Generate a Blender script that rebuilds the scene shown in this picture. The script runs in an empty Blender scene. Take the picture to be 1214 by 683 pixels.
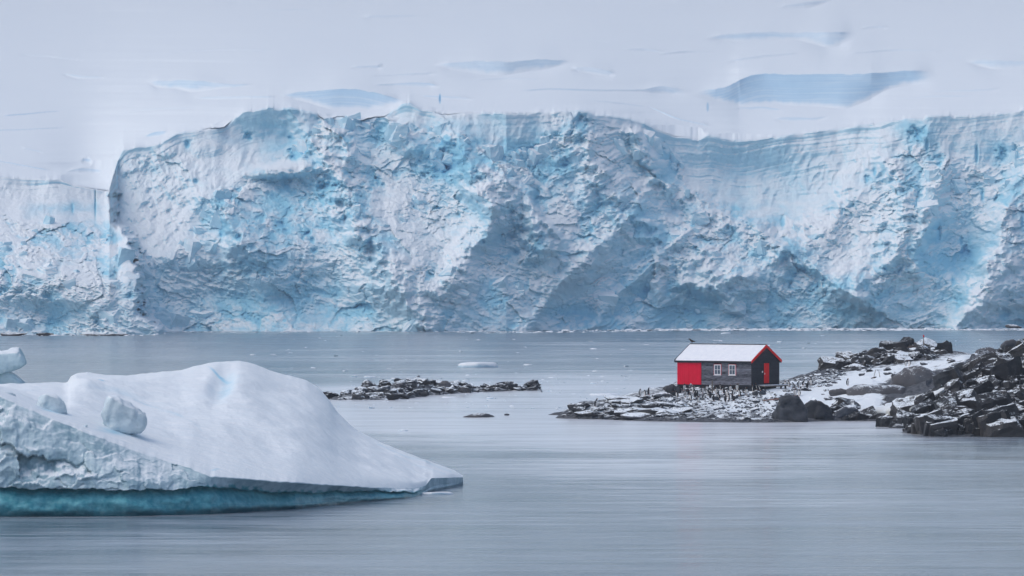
import bpy, bmesh, math, random
import numpy as np
from mathutils import Vector, Matrix, Euler

random.seed(7)
RNG = np.random.default_rng(7)
sc = bpy.context.scene
COL = sc.collection

# ------------------------------------------------------------------ camera, world, sun, exposure
F, H, VH, UC = 6740.0, 15.0, 317.0, 607.0      # focal length (photo px), eye height (m), horizon row, centre column
cam_d = bpy.data.cameras.new("camera")
cam_d.sensor_width = 36.0
cam_d.lens = F / 1214.0 * 36.0
cam_d.shift_y = -24.5 / 1214.0
cam_d.clip_start = 1.0
cam_d.clip_end = 60000.0
cam = bpy.data.objects.new("camera", cam_d)
cam.location = (0, 0, H)
cam.rotation_euler = (math.radians(90), 0, 0)
COL.objects.link(cam)
sc.camera = cam

SUN_EL, SUN_AZ = math.radians(58), math.radians(-100)   # azimuth clockwise from +Y
world = bpy.data.worlds.new("World")
sc.world = world
world.use_nodes = True
wn = world.node_tree
wn.nodes.clear()
sky = wn.nodes.new("ShaderNodeTexSky")
sky.sky_type = 'NISHITA'
sky.sun_disc = False
sky.sun_elevation = SUN_EL
sky.sun_rotation = SUN_AZ
sky.air_density = 1.0
sky.dust_density = 2.6
sky.ozone_density = 0.3
bg = wn.nodes.new("ShaderNodeBackground")
bg.inputs["Strength"].default_value = 0.14
wo = wn.nodes.new("ShaderNodeOutputWorld")
wn.links.new(sky.outputs[0], bg.inputs["Color"])
wn.links.new(bg.outputs[0], wo.inputs["Surface"])

sun_d = bpy.data.lights.new("sun", 'SUN')
sun_d.energy = 0.55
sun_d.angle = math.radians(80)
sun_d.color = (1.0, 0.985, 0.96)
sun = bpy.data.objects.new("sun", sun_d)
sdir = Vector((math.sin(SUN_AZ) * math.cos(SUN_EL), math.cos(SUN_AZ) * math.cos(SUN_EL), math.sin(SUN_EL)))
sun.rotation_euler = (-sdir).to_track_quat('-Z', 'Y').to_euler()
COL.objects.link(sun)

sc.view_settings.view_transform = 'Standard'
sc.view_settings.look = 'None'
sc.view_settings.gamma = 1.0
sc.view_settings.use_curve_mapping = False
sc.view_settings.exposure = 0.25
sc.cycles.max_bounces = 14
sc.cycles.diffuse_bounces = 10

# ------------------------------------------------------------------ helpers
def P(u, v, d):
    return Vector(((u - UC) / F * d, d, H - (v - VH) / F * d))

def dist_at(v, z=0.0):
    return (H - z) * F / (v - VH)

def hash2(ix, iy, seed):
    ix = ix.astype(np.int64); iy = iy.astype(np.int64)
    h = (ix * 374761393 + iy * 668265263 + seed * 2147483647 * 31 + 1013904223) & 0xFFFFFFFF
    h = ((h ^ (h >> 13)) * 1274126177) & 0xFFFFFFFF
    h = ((h ^ (h >> 16)) * 2246822519) & 0xFFFFFFFF
    h = h ^ (h >> 15)
    return h

def gn(x, y, seed=0):
    x, y = np.broadcast_arrays(np.asarray(x, float), np.asarray(y, float))
    x0 = np.floor(x); y0 = np.floor(y)
    fx = x - x0; fy = y - y0
    ux = fx * fx * fx * (fx * (fx * 6 - 15) + 10); uy = fy * fy * fy * (fy * (fy * 6 - 15) + 10)
    def g(dx, dy):
        a = hash2(x0 + dx, y0 + dy, seed) * (2 * math.pi / 4294967296.0)
        return np.cos(a) * (fx - dx) + np.sin(a) * (fy - dy)
    a = g(0, 0); b = g(1, 0); c = g(0, 1); d = g(1, 1)
    return ((a + (b - a) * ux) + ((c + (d - c) * ux) - (a + (b - a) * ux)) * uy) * 1.5

def fbm(x, y, octv=4, seed=0, gain=0.5, lac=2.03):
    t = 0; a = 1.0; s = 0
    for i in range(octv):
        t = t + a * gn(x, y, seed + i * 17); s += a
        a *= gain; x = x * lac + 3.7; y = y * lac - 1.3
    return t / s

def ridged(x, y, octv=4, seed=0, gain=0.55, lac=2.1):
    t = 0; a = 1.0; s = 0; w = 1.0
    for i in range(octv):
        n = 1 - np.abs(gn(x, y, seed + i * 23))
        n = n * n
        t = t + a * n * w; s += a
        w = np.clip(n * 1.4, 0, 1)
        a *= gain; x = x * lac + 5.1; y = y * lac + 2.9
    return t / s

def facet(x, y, seed=0, tilt=1.0):
    """broken-ice facets: every Voronoi cell is its own tilted plane"""
    x, y = np.broadcast_arrays(np.asarray(x, float), np.asarray(y, float))
    ix = np.floor(x); iy = np.floor(y)
    best = np.full(x.shape, 9e9); out = np.zeros(x.shape)
    for dx in (-1, 0, 1):
        for dy in (-1, 0, 1):
            h = hash2(ix + dx, iy + dy, seed)
            px = ix + dx + (h & 1023) / 1023.0
            py = iy + dy + ((h >> 10) & 1023) / 1023.0
            h2 = hash2(ix + dx, iy + dy, seed + 991)
            gx = ((h2 & 1023) / 511.5 - 1) * tilt
            gy = (((h2 >> 10) & 1023) / 511.5 - 1) * tilt
            of = ((h2 >> 20) & 1023) / 511.5 - 1
            rx = x - px; ry = y - py
            d = rx * rx + ry * ry
            m = d < best
            best = np.where(m, d, best)
            out = np.where(m, gx * rx + gy * ry + 0.45 * of, out)
    return out

def blocks(x, y, seed=0, tilt=1.0, w=0.28, cd=0.3):
    """tilted blocks parted by cracks: returns height and a crack mask"""
    x, y = np.broadcast_arrays(np.asarray(x, float), np.asarray(y, float))
    ix = np.floor(x); iy = np.floor(y)
    f1 = np.full(x.shape, 9e9); f2 = np.full(x.shape, 9e9); out = np.zeros(x.shape)
    for dx in (-1, 0, 1):
        for dy in (-1, 0, 1):
            h = hash2(ix + dx, iy + dy, seed)
            px = ix + dx + (h & 1023) / 1023.0
            py = iy + dy + ((h >> 10) & 1023) / 1023.0
            h2 = hash2(ix + dx, iy + dy, seed + 991)
            gx = ((h2 & 1023) / 511.5 - 1) * tilt
            gy = (((h2 >> 10) & 1023) / 511.5 - 1) * tilt
            of = ((h2 >> 20) & 1023) / 511.5 - 1
            rx = x - px; ry = y - py
            d = rx * rx + ry * ry
            m = d < f1
            f2 = np.where(m, f1, np.minimum(f2, d))
            f1 = np.where(m, d, f1)
            out = np.where(m, gx * rx + gy * ry + 0.22 * of, out)
    e = np.sqrt(f2) - np.sqrt(f1)
    crack = 1 - np.clip(e / w, 0, 1)
    return out - cd * crack ** 1.5, crack

def sstep(a, b, x):
    t = np.clip((x - a) / (b - a), 0, 1)
    return t * t * (3 - 2 * t)

def smooth1(a, n):
    k = np.exp(-np.linspace(-2, 2, n) ** 2); k /= k.sum()
    return np.convolve(np.pad(a, n // 2, mode='edge'), k, 'valid')[:len(a)]

def curve(pts, x):
    p = np.array(pts, float)
    return np.interp(x, p[:, 0], p[:, 1])

def polydist(U, V, pts, vals=None):
    """distance to a polyline, side (+ = right of travel in u,v-down axes), interpolated value"""
    best = np.full(U.shape, 1e18); side = np.zeros(U.shape); val = np.zeros(U.shape)
    for i in range(len(pts) - 1):
        ax, ay = pts[i]; bx, by = pts[i + 1]
        dx, dy = bx - ax, by - ay
        L2 = dx * dx + dy * dy
        t = np.clip(((U - ax) * dx + (V - ay) * dy) / L2, 0, 1)
        ex = U - ax - t * dx; ey = V - ay - t * dy
        d = ex * ex + ey * ey
        m = d < best
        best = np.where(m, d, best)
        side = np.where(m, np.sign(dx * (V - ay) - dy * (U - ax)), side)
        if vals is not None:
            val = np.where(m, vals[i] + (vals[i + 1] - vals[i]) * t, val)
    return np.sqrt(best), side, val

def blob(U, V, cu, cv, ru, rv, rot=0.0, p=2.0):
    a = math.radians(rot); c, s = math.cos(a), math.sin(a)
    x = (U - cu) * c + (V - cv) * s; y = -(U - cu) * s + (V - cv) * c
    return np.exp(-((x / ru) ** 2 + (y / rv) ** 2) ** (p / 2))

def link(name, me, mat=None, parent=None):
    o = bpy.data.objects.new(name, me)
    COL.objects.link(o)
    if mat is not None:
        for m in (mat if isinstance(mat, (list, tuple)) else [mat]):
            me.materials.append(m)
    if parent is not None:
        o.parent = parent
    return o

def grid_obj(name, pts, mat, attrs=None, parent=None, smooth=True, close_u=False):
    """pts: (rows, cols, 3) array -> quad grid mesh"""
    nr, nc = pts.shape[:2]
    me = bpy.data.meshes.new(name)
    idx = np.arange(nr * nc).reshape(nr, nc)
    if close_u:
        idx = np.concatenate([idx, idx[:, :1]], axis=1)
    q = np.stack([idx[:-1, :-1], idx[:-1, 1:], idx[1:, 1:], idx[1:, :-1]], -1).reshape(-1, 4)
    nf = len(q)
    me.vertices.add(nr * nc); me.loops.add(nf * 4); me.polygons.add(nf)
    me.vertices.foreach_set("co", pts.reshape(-1).astype(np.float32))
    me.loops.foreach_set("vertex_index", q.reshape(-1).astype(np.int32))
    me.polygons.foreach_set("loop_start", (np.arange(nf) * 4).astype(np.int32))
    me.polygons.foreach_set("loop_total", np.full(nf, 4, np.int32))
    me.update(calc_edges=True)
    me.polygons.foreach_set("use_smooth", np.full(nf, smooth, bool))
    for k, a in (attrs or {}).items():
        at = me.attributes.new(k, 'FLOAT', 'POINT')
        at.data.foreach_set("value", np.ascontiguousarray(a.reshape(-1), np.float32))
    return link(name, me, mat, parent)

def tag(o, label=None, cat=None, group=None, kind=None):
    if label: o["label"] = label
    if cat: o["category"] = cat
    if group: o["group"] = group
    if kind: o["kind"] = kind
    return o

# ------------------------------------------------------------------ materials
class NT:
    def __init__(s, name):
        s.m = bpy.data.materials.new(name); s.m.use_nodes = True
        s.t = s.m.node_tree; s.n = s.t.nodes; s.n.clear()
        s.out = s.n.new("ShaderNodeOutputMaterial")
        s.b = s.n.new("ShaderNodeBsdfPrincipled")
        s.t.links.new(s.b.outputs[0], s.out.inputs[0])
    def new(s, typ, **kw):
        n = s.n.new(typ)
        for k, v in kw.items(): setattr(n, k, v)
        return n
    def set(s, sock, v):
        if hasattr(v, "is_output"): s.t.links.new(v, sock)
        else: sock.default_value = v
    def P(s, name, v):
        s.set(s.b.inputs[name], v)
    def math(s, op, a, b=0.0, c=None, clamp=False):
        n = s.new("ShaderNodeMath", operation=op, use_clamp=clamp)
        s.set(n.inputs[0], a); s.set(n.inputs[1], b)
        if c is not None: s.set(n.inputs[2], c)
        return n.outputs[0]
    def ramp(s, x, lo, hi):
        n = s.new("ShaderNodeMapRange", interpolation_type='SMOOTHSTEP')
        s.set(n.inputs[0], x); n.inputs[1].default_value = lo; n.inputs[2].default_value = hi
        return n.outputs[0]
    def mix(s, f, a, b):
        n = s.new("ShaderNodeMix", data_type='RGBA')
        s.set(n.inputs[0], f)
        s.set(n.inputs[6], a if hasattr(a, "is_output") else (*a, 1)); s.set(n.inputs[7], b if hasattr(b, "is_output") else (*b, 1))
        return n.outputs[2]
    def attr(s, name):
        return s.new("ShaderNodeAttribute", attribute_name=name).outputs["Fac"]
    def coord(s, which="Object", scale=(1, 1, 1)):
        n = s.new("ShaderNodeTexCoord"); mp = s.new("ShaderNodeMapping")
        mp.inputs["Scale"].default_value = scale
        s.t.links.new(n.outputs[which], mp.inputs[0])
        return mp.outputs[0]
    def noise(s, co, scale, detail=4.0, rough=0.55, dist=0.0):
        n = s.new("ShaderNodeTexNoise")
        s.t.links.new(co, n.inputs["Vector"])
        n.inputs["Scale"].default_value = scale; n.inputs["Detail"].default_value = detail
        n.inputs["Roughness"].default_value = rough; n.inputs["Distortion"].default_value = dist
        return n.outputs["Fac"]
    def bump(s, h, strength, dist):
        n = s.new("ShaderNodeBump")
        n.inputs["Strength"].default_value = strength; n.inputs["Distance"].default_value = dist
        s.t.links.new(h, n.inputs["Height"])
        s.t.links.new(n.outputs[0], s.b.inputs["Normal"])
        return n
    def normal_z(s):
        g = s.new("ShaderNodeNewGeometry"); x = s.new("ShaderNodeSeparateXYZ")
        s.t.links.new(g.outputs["Normal"], x.inputs[0])
        return x.outputs["Z"]

SNOW = (0.775, 0.835, 0.87)

def mat_ice(name, ice, blue, deep, nscale=0.25, snow_lo=0.15, snow_hi=0.55, bump=0.4, bdist=0.3, snow=SNOW):
    n = NT(name)
    co = n.coord()
    ns = n.noise(co, nscale, 6, 0.62)
    ns2 = n.noise(co, nscale * 6, 4, 0.6)
    nz = n.normal_z()
    sn = n.math('ADD', nz, n.math('MULTIPLY', n.math('SUBTRACT', ns, 0.5), 0.8))
    sn = n.math('ADD', sn, n.math('MULTIPLY', n.math('SUBTRACT', ns2, 0.5), 0.4))
    f = n.ramp(sn, snow_lo, snow_hi)
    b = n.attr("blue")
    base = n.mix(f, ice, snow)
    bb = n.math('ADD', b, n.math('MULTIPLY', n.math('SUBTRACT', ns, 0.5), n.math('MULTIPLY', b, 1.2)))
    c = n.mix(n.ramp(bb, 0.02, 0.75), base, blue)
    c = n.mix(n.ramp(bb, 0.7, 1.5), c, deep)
    n.P("Base Color", c)
    n.P("Roughness", 0.6)
    n.P("Specular IOR Level", 0.25)
    n.bump(n.math('ADD', ns2, n.math('MULTIPLY', n.noise(co, nscale * 22, 3, 0.6), 0.5)), bump, bdist)
    return n.m

M_CLIFF = mat_ice("glacier_ice", (0.50, 0.725, 0.825), (0.30, 0.62, 0.77), (0.17, 0.47, 0.68), 0.12, 0.05, 0.72, 0.4, 0.6)
M_FIELD = mat_ice("glacier_snow", (0.66, 0.74, 0.82), (0.42, 0.62, 0.77), (0.10, 0.34, 0.55), 0.02, -0.3, 0.3, 0.15, 0.5)

def mat_water():
    n = NT("sea_water")
    w0 = n.noise(n.coord("Object", (0.02, 0.06, 1)), 1.0, 4, 0.6, 0.6)
    w1 = n.noise(n.coord("Object", (0.07, 0.36, 1)), 1.0, 6, 0.66, 0.7)
    w2 = n.noise(n.coord("Object", (0.3, 1.3, 1)), 1.0, 4, 0.6, 0.5)
    g = n.noise(n.coord("Object", (0.010, 0.022, 1)), 1.0, 6, 0.65, 0.5)
    slush = n.attr("slush")
    sl = n.math('ADD', slush, n.math('MULTIPLY', n.math('SUBTRACT', g, 0.5), 1.5))
    sl = n.math('ADD', sl, n.math('MULTIPLY', n.math('SUBTRACT', w1, 0.5), 0.9))
    sl = n.math('ADD', sl, n.math('MULTIPLY', n.math('SUBTRACT', w2, 0.5), 0.7))
    sf = n.ramp(sl, 0.12, 1.0)
    st = n.math('ADD', n.math('MULTIPLY', w1, 0.5), n.math('ADD', n.math('MULTIPLY', w0, 0.3), n.math('MULTIPLY', n.math('ADD', w2, g), 0.17)))
    streak = n.ramp(st, 0.42, 0.68)
    n.P("Base Color", n.mix(sf, n.mix(streak, (0.04, 0.06, 0.085), (0.25, 0.295, 0.345)), (0.72, 0.76, 0.815)))
    n.P("Roughness", n.math('ADD', n.math('MULTIPLY', streak, 0.12), 0.09))
    n.P("IOR", 1.33)
    n.P("Specular IOR Level", n.math('SUBTRACT', 0.5, n.math('MULTIPLY', sf, 0.35)))
    h = n.math('ADD', n.math('MULTIPLY', w1, 1.0), n.math('MULTIPLY', w2, 0.5))
    n.bump(h, 0.2, 0.5)
    return n.m
M_WATER = mat_water()

# ------------------------------------------------------------------ water
def build_water():
    xs = np.concatenate([[-9000, -3000, -1000, -500], np.linspace(-200, 200, 161), [500, 1000, 3000, 9000]])
    ys = np.concatenate([[-3000, -200, 60, 150], np.linspace(200, 1500, 200), [3000, 9000]])
    X, Y = np.meshgrid(xs, ys)
    with np.errstate(all='ignore'):
        V = VH + H * F / np.maximum(Y, 1); U = UC + X / np.maximum(Y, 1) * F
    s = np.zeros_like(X)
    s += 2.1 * np.exp(-((X - 12) / 36) ** 2 - ((Y - 640) / 110) ** 2)
    s += 1.35 * np.exp(-((X - 9) / 24) ** 2 - ((Y - 560) / 60) ** 2) + 0.55 * np.exp(-((X - 12) / 16) ** 2 - ((Y - 430) / 60) ** 2)
    s += 0.4 * np.exp(-((X - 40) / 80) ** 2 - ((Y - 950) / 260) ** 2)
    return tag(grid_obj("water", np.stack([X, Y, np.zeros_like(X)], -1), M_WATER, {"slush": s}), "grey blue sea water with pale slush ice and fine ripples", kind="structure")
build_water()

# ------------------------------------------------------------------ glacier
BRINK = [(-300, 200), (-150, 205), (0, 208), (18, 210), (72, 212), (86, 219), (108, 223), (129, 226), (134, 209), (139, 191), (146, 177),
         (160, 174), (187, 171), (200, 162), (210, 158), (240, 153), (265, 150), (277, 142), (290, 132), (304, 129),
         (320, 126), (334, 128), (350, 128), (372, 134), (385, 140), (405, 138), (425, 142), (445, 139), (455, 138), (476, 124), (485, 121), (500, 129), (525, 135),
         (560, 133), (607, 134), (640, 133), (680, 130), (695, 131), (706, 135), (735, 138), (765, 145), (780, 155),
         (800, 161), (828, 164), (840, 159), (852, 163), (880, 166), (910, 163), (950, 157), (990, 152), (1055, 143),
         (1075, 141), (1094, 140), (1100, 137), (1125, 134), (1131, 137), (1140, 137), (1175, 136), (1190, 134),
         (1214, 129), (1350, 122), (1500, 120)]
RUBBLE = [(-300, 250), (0, 258), (30, 262), (60, 264), (85, 266), (110, 262), (130, 263), (150, 290), (165, 302), (190, 305),
          (205, 310), (212, 287), (230, 280), (240, 250), (255, 232), (290, 210), (310, 195), (350, 178), (375, 146), (395, 142),
          (460, 141), (470, 148), (520, 150), (560, 166), (600, 176), (640, 165), (665, 150), (690, 138), (735, 150),
          (765, 150), (790, 178), (805, 190), (815, 215), (835, 225), (870, 245), (900, 260), (940, 252), (990, 240),
          (1030, 222), (1045, 200), (1060, 180), (1075, 168), (1090, 172), (1110, 170), (1125, 185), (1150, 192),
          (1160, 195), (1195, 192), (1203, 170), (1214, 175), (1500, 180)]
EDGE = [(200, 131), (262, 131), (275, 152), (300, 162), (330, 166), (372, 169), (384, 182), (397, 193), (405, 196)]  # v -> u, right edge of left buttress
PITS = [(359, 179, 4, 5), (532, 197, 15, 12), (528, 186, 9, 9), (690, 146, 12, 8), (637, 177, 6, 4), (673, 192, 7, 8), (796, 187, 2.5, 6),
        (784, 176, 5, 7), (1087, 160, 9, 9), (1099, 172, 2.2, 8), (1158, 183, 1.8, 11), (1187, 182, 5, 9),
        (137, 326, 4, 4), (124, 324, 3, 2), (154, 350, 2, 3), (332, 267, 6, 3), (362, 278, 4, 4), (373, 297, 5, 3), (370, 285, 3, 4),
        (573, 286, 3, 3), (1113, 274, 2.8, 12), (1145, 297, 6, 9), (1140, 286, 2, 6), (1049, 319, 1.6, 2.6), (998, 250, 2, 8),
        (1137, 360, 4, 6), (1130, 332, 2, 5), (113, 240, 0.9, 18), (86, 247, 1.2, 5), (60, 260, 1.5, 6), (821, 267, 3, 2.2), (671, 220, 2, 1.8),
        (759, 227, 2, 2), (787, 224, 2, 2), (736, 300, 4, 4), (865, 270, 5, 3), (252, 286, 6, 1.6), (262, 275, 2, 6), (258, 250, 2, 7),
        (447, 215, 5, 6), (440, 224, 3, 2), (503, 208, 5, 4), (284, 280, 5, 5), (340, 272, 4, 3), (347, 180, 4, 6), (344, 163, 3, 2),
        (222, 171, 3, 5), (295, 162, 4, 5), (232, 215, 3, 3), (372, 200, 2, 6), (1028, 212, 4, 4), (1058, 205, 3, 3), (1140, 215, 4, 3),
        (1165, 232, 2, 6), (1037, 203, 2, 6), (1113, 195, 3, 2), (530, 163, 3, 3), (612, 300, 4, 3), (725, 240, 3, 5), (900, 300, 3, 3),
        (1190, 372, 12, 7), (1203, 383, 12, 5), (1212, 262, 2, 8), (928, 262, 3, 8)]

def cliff_depth(U, V, vb):
    """distance of the ice front and how blue the bare ice is"""
    vfoot = 395.0
    t = np.clip((vfoot - V) / (vfoot - vb), -0.05, 1.05)
    drec = curve([(-300, 1320), (200, 1322), (600, 1338), (800, 1385), (1214, 1400), (1500, 1390)], U)
    dbut = curve([(-300, 1262), (0, 1262), (150, 1264), (200, 1268)], U)
    eu = curve(EDGE, V)
    but = sstep(10, -6, U - eu - 5 * gn(V / 14, U / 60, 5) - 9 * fbm(V / 9, U / 12, 3, 6))
    lift = sstep(1.0, 0.3, t)
    base = drec + (dbut + (1 - lift) * 50 - drec) * but
    setb = curve([(-300, 30), (130, 30), (140, 46), (300, 50), (450, 56), (620, 46), (700, 40), (850, 44), (1000, 44), (1100, 34), (1500, 36)], U)
    tt = np.clip(t, 0, 1)
    prof = curve([(-0.05, -0.02), (0, 0), (0.22, 0.12), (0.42, 0.36), (0.6, 0.62), (0.75, 0.79), (0.86, 0.90), (0.97, 0.975), (1.0, 0.985), (1.05, 1.0)], t)
    D = base + 1.3 * setb * prof
    # ---- large forms (metres, nearer = minus)
    w1 = gn(U / 40, V / 40, 11); w2 = gn(U / 40, V / 40, 12)
    w1b = fbm(U / 16, V / 16, 3, 13); w2b = fbm(U / 16, V / 16, 3, 14)
    def ridge(pts, amps, wl, wr, p=1.5, wob=6.0):
        nonlocal D
        d, s, a = polydist(U + 8 * w1 + wob * w1b, V + 8 * w2 + wob * w2b, pts, amps)
        w = np.where(s > 0, wl, wr)        # s>0: lower-left of a line running down-right
        D = D - 1.75 * a * np.clip(1 + 0.06 * wob * w1b, 0.3, 1.6) * np.exp(-(d / w) ** p)
    ridge([(225, 215), (262, 250), (285, 290), (320, 330)], [2, 7, 7, 3], 16, 30)
    ridge([(360, 150), (385, 190), (425, 260), (470, 330), (500, 392)], [3, 8, 10, 9, 7], 22, 42)
    ridge([(405, 165), (420, 180), (440, 195)], [5, 5, 2], 10, 18)
    ridge([(468, 158), (485, 170), (505, 185)], [5, 5, 2], 12, 14)
    ridge([(545, 168), (560, 200), (585, 250), (560, 300), (535, 340)], [7, 8, 9, 6, 4], 20, 18)
    ridge([(604, 214), (630, 245), (652, 275), (672, 298)], [7, 10, 10, 4], 38, 5, 2.2)
    ridge([(690, 160), (720, 215), (760, 260), (820, 300), (880, 330)], [5, 7, 7, 6, 4], 36, 26)
    ridge([(752, 160), (765, 180), (790, 215)], [6, 7, 5], 14, 10, 2.4)
    ridge([(800, 222), (840, 245), (900, 268), (930, 300)], [5, 7, 7, 3], 30, 9)
    ridge([(1010, 235), (980, 270), (940, 300), (860, 335), (795, 335)], [4, 5, 3, 3, 2], 22, 22)
    ridge([(1060, 200), (1075, 250), (1060, 300), (1010, 350)], [4, 7, 7, 4], 26, 26)
    ridge([(1225, 190), (1192, 255), (1168, 330), (1138, 388)], [8, 11, 14, 15], 14, 70, 2.0, 2.5)
    ridge([(765, 238), (705, 300), (625, 388)], [2, 3.5, 2.5], 14, 9)
    ridge([(835, 262), (765, 322), (695, 386)], [1.5, 3, 2], 12, 9)
    ridge([(1120, 205), (1105, 260), (1085, 320)], [4, 6, 3], 16, 8)
    ridge([(930, 300), (990, 330), (1050, 372)], [3, 5, 3], 10, 18)
    # hollows
    D += 13 * blob(U, V, 245, 360, 78, 48, 0, 3.0) * sstep(-4, 14, U - eu) * sstep(-3, 6, V - curve(RUBBLE, np.clip(U, 160, 240)) - 4 * w1)
    D += 9 * blob(U, V, 380, 355, 58, 40, 25, 3)
    D += 6 * blob(U, V, 700, 360, 70, 34, -20, 3)
    D += 1 * blob(U, V, 845, 365, 85, 30, 0, 4) * sstep(-2, 5, V - 334 + 0.06 * (U - 845) - 6 * w1)
    D += 5 * blob(U, V, 640, 330, 60, 40, 30, 2)
    D += 9 * blob(U, V, 610, 270, 24, 40, 20, 2)
    D += 9 * blob(U, V, 900, 222, 90, 42, 8, 2.4)
    D += 6 * blob(U, V, 1140, 290, 26, 34, 0, 3)
    D += 5 * blob(U, V, 320, 165, 40, 26, 0, 2)
    D -= 7 * blob(U, V, 338, 202, 44, 9, -4, 4)
    D += 6 * blob(U, V, 55, 375, 60, 20, 10, 2)
    # ---- roughness
    vr = curve(RUBBLE, U)
    rough = sstep(-7, 9, V - vr + 6 * w1b)
    for (cu, cv, ru, rv, rot, k) in [(338, 198, 34, 7, 0, 0.8), (185, 262, 26, 40, 60, 0.75), (635, 258, 46, 7, 44, 0.9), (255, 300, 24, 10, 0, 0.7),
                                     (760, 262, 10, 5, 0, 0.6), (1148, 275, 16, 26, 0, 0.6), (845, 365, 80, 26, 0, 0.1), (430, 185, 16, 14, 40, 0.7),
                                     (480, 175, 18, 8, 20, 0.7), (770, 178, 16, 16, 50, 0.9), (470, 340, 30, 40, 20, 0.3), (110, 340, 50, 30, 40, 0.25)]:
        rough = rough * (1 - k * blob(U, V, cu, cv, ru, rv, rot, 3))
    # ---- broken ice
    # direction of the crumple lines swings along the front
    ang = curve([(-300, 0.3), (150, 0.5), (300, 0.35), (450, 0.75), (620, 0.6), (700, -0.5), (800, -0.35), (900, 0.25), (1050, -0.25), (1150, -0.6), (1500, -0.8)], U)
    ca, sa = math.cos(0.45), math.sin(0.45)
    a1 = U * ca + V * sa; b1 = -U * sa + V * ca
    a2 = U * ca - V * sa; b2 = U * sa + V * ca
    wgt = sstep(-0.25, 0.35, ang + 0.5 * w1)
    x1 = U + 9 * w1 + 3.5 * w1b; y1 = V + 9 * w2 + 3.5 * w2b
    n = np.zeros_like(U)
    fold = (ridged(a1 / 46 + 0.5 * w1, b1 / 17 + 0.5 * w2, 3, 31) * wgt + ridged(a2 / 46 + 0.5 * w1, b2 / 17 + 0.5 * w2, 3, 41) * (1 - wgt)) - 0.45
    n -= 3.2 * fold
    n -= 2.6 * facet(x1 / 58, y1 / 40, 50, 1.2) + 5.0 * fbm(U / 44 + 0.3 * w1, V / 36, 3, 59)
    xa = (a1 * wgt + a2 * (1 - wgt)); ya = (b1 * wgt + b2 * (1 - wgt))
    xw = U + 5 * w1b; yw = V + 5 * w2b
    h1, c1 = blocks(xw / 26, yw / 17, 51, 1.1, 0.3, 0.12)
    h2, c2 = blocks(xw / 11, yw / 7.5, 52, 1.1, 0.3, 0.22)
    h3, c3 = blocks((U + 2.5 * w1b) / 5.4, (V + 2.5 * w2b) / 4.0, 53, 1.2, 0.3)
    h4, c4 = blocks((U + 1.5 * w1b) / 2.9, (V + 1.5 * w2b) / 2.4, 54, 1.2, 0.35)
    a1w = a1 + 7 * w1b + 10 * w1; b1w = b1 + 4 * w2b + 8 * w2; a2w = a2 + 7 * w1b + 10 * w1; b2w = b2 + 4 * w2b + 8 * w2
    strk = ridged(a1w / 24, b1w / 7.5, 4, 57, 0.6) * wgt + ridged(a2w / 24, b2w / 7.5, 4, 58, 0.6) * (1 - wgt)
    patch = np.clip(0.95 + 1.6 * fbm(U / 34 + 0.5 * w1, V / 22 + 0.5 * w2, 3, 62), 0.25, 1.6)
    pbig = np.clip(0.9 + 1.5 * fbm(U / 60 + 0.5 * w1, V / 40 + 0.5 * w2, 2, 63), 0.2, 1.6)
    up_ = sstep(320, 190, V)
    n -= (2.0 + 1.6 * up_) * h1 * pbig
    amp = 0.42 + 0.28 * fbm(U / 70, V / 50, 2, 61)
    fine = -(1.0 + 0.9 * up_) * h2 * pbig - 0.95 * h3 * patch - 0.6 * h4 * patch - 2.6 * (strk - 0.42) * (0.5 + 0.5 * patch)
    low = sstep(330, 372, V)
    amp = amp * (1 - 0.25 * low) * (1 + 0.45 * sstep(150, 100, U))
    D = D + 0.74 * (n + fine) * rough * amp
    crk = rough * np.clip(0.5 * c2 * pbig + 0.3 * c3 * patch + 0.35 * c1 - 0.25, 0, 1)
    relief = np.clip(0.27 * (n + fine) * amp * rough, -0.3, 0.4)
    # flutes and drift texture of the snow slopes
    flu = ridged((U + 0.25 * V + 6 * w1b) / 15, (V - 0.2 * U) / 60, 4, 66) - 0.45
    D = D - (1 - rough) * (0.9 * flu * np.clip(0.6 + 1.5 * gn(U / 60, V / 60, 68), 0, 1.3) + 0.35 * fbm(U / 7, V / 9, 3, 67)) * sstep(0, 12, V - vb)
    chute = blob(U, V, 185, 235, 55, 70, 0, 4)
    D = D - (1 - rough) * chute * (2.2 * fbm(U / 15 + V / 40, V / 18, 4, 69) + 1.2 * (ridged((U - 0.6 * V) / 9, (V + 0.4 * U) / 34, 4, 70) - 0.45)) * sstep(2, 14, V - vb)
    # ---- snow layers in the smooth wall
    s = V - vb
    wall = 1 - rough
    sl = s + 5 * gn(U / 60, V / 40, 71) + 0.03 * (U - 600)
    lay = gn(sl / 3.1, U / 300 + 3, 72) * 0.8 + gn(sl / 1.6, U / 160, 73) * 0.4 + gn(sl / 8, U / 400, 76) * 1.0
    bow = blob(U, V, 930, 195, 120, 40, 0, 4)
    leftw = sstep(140, 120, U)
    D += lay * wall * (0.5 + 0.5 * gn(U / 90, V / 25, 77)) * (0.36 + 0.12 * bow + 0.2 * leftw) * sstep(0, 3, s)
    D += wall * 1.6 * fbm(U / 34, V / 60, 3, 74)
    D -= wall * 1.3 * gn(U / 30 + 0.4 * w1, V / 50, 75) * (1 - bow)
    # ---- pits and clefts
    blue = np.zeros_like(U)
    px = U + 7 * fbm(U / 9, V / 7, 3, 95) + 0.8 * facet(U / 4, V / 4, 96); py = V + 7 * fbm(U / 9, V / 7, 3, 97) + 0.8 * facet(U / 4, V / 4, 98)
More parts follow.
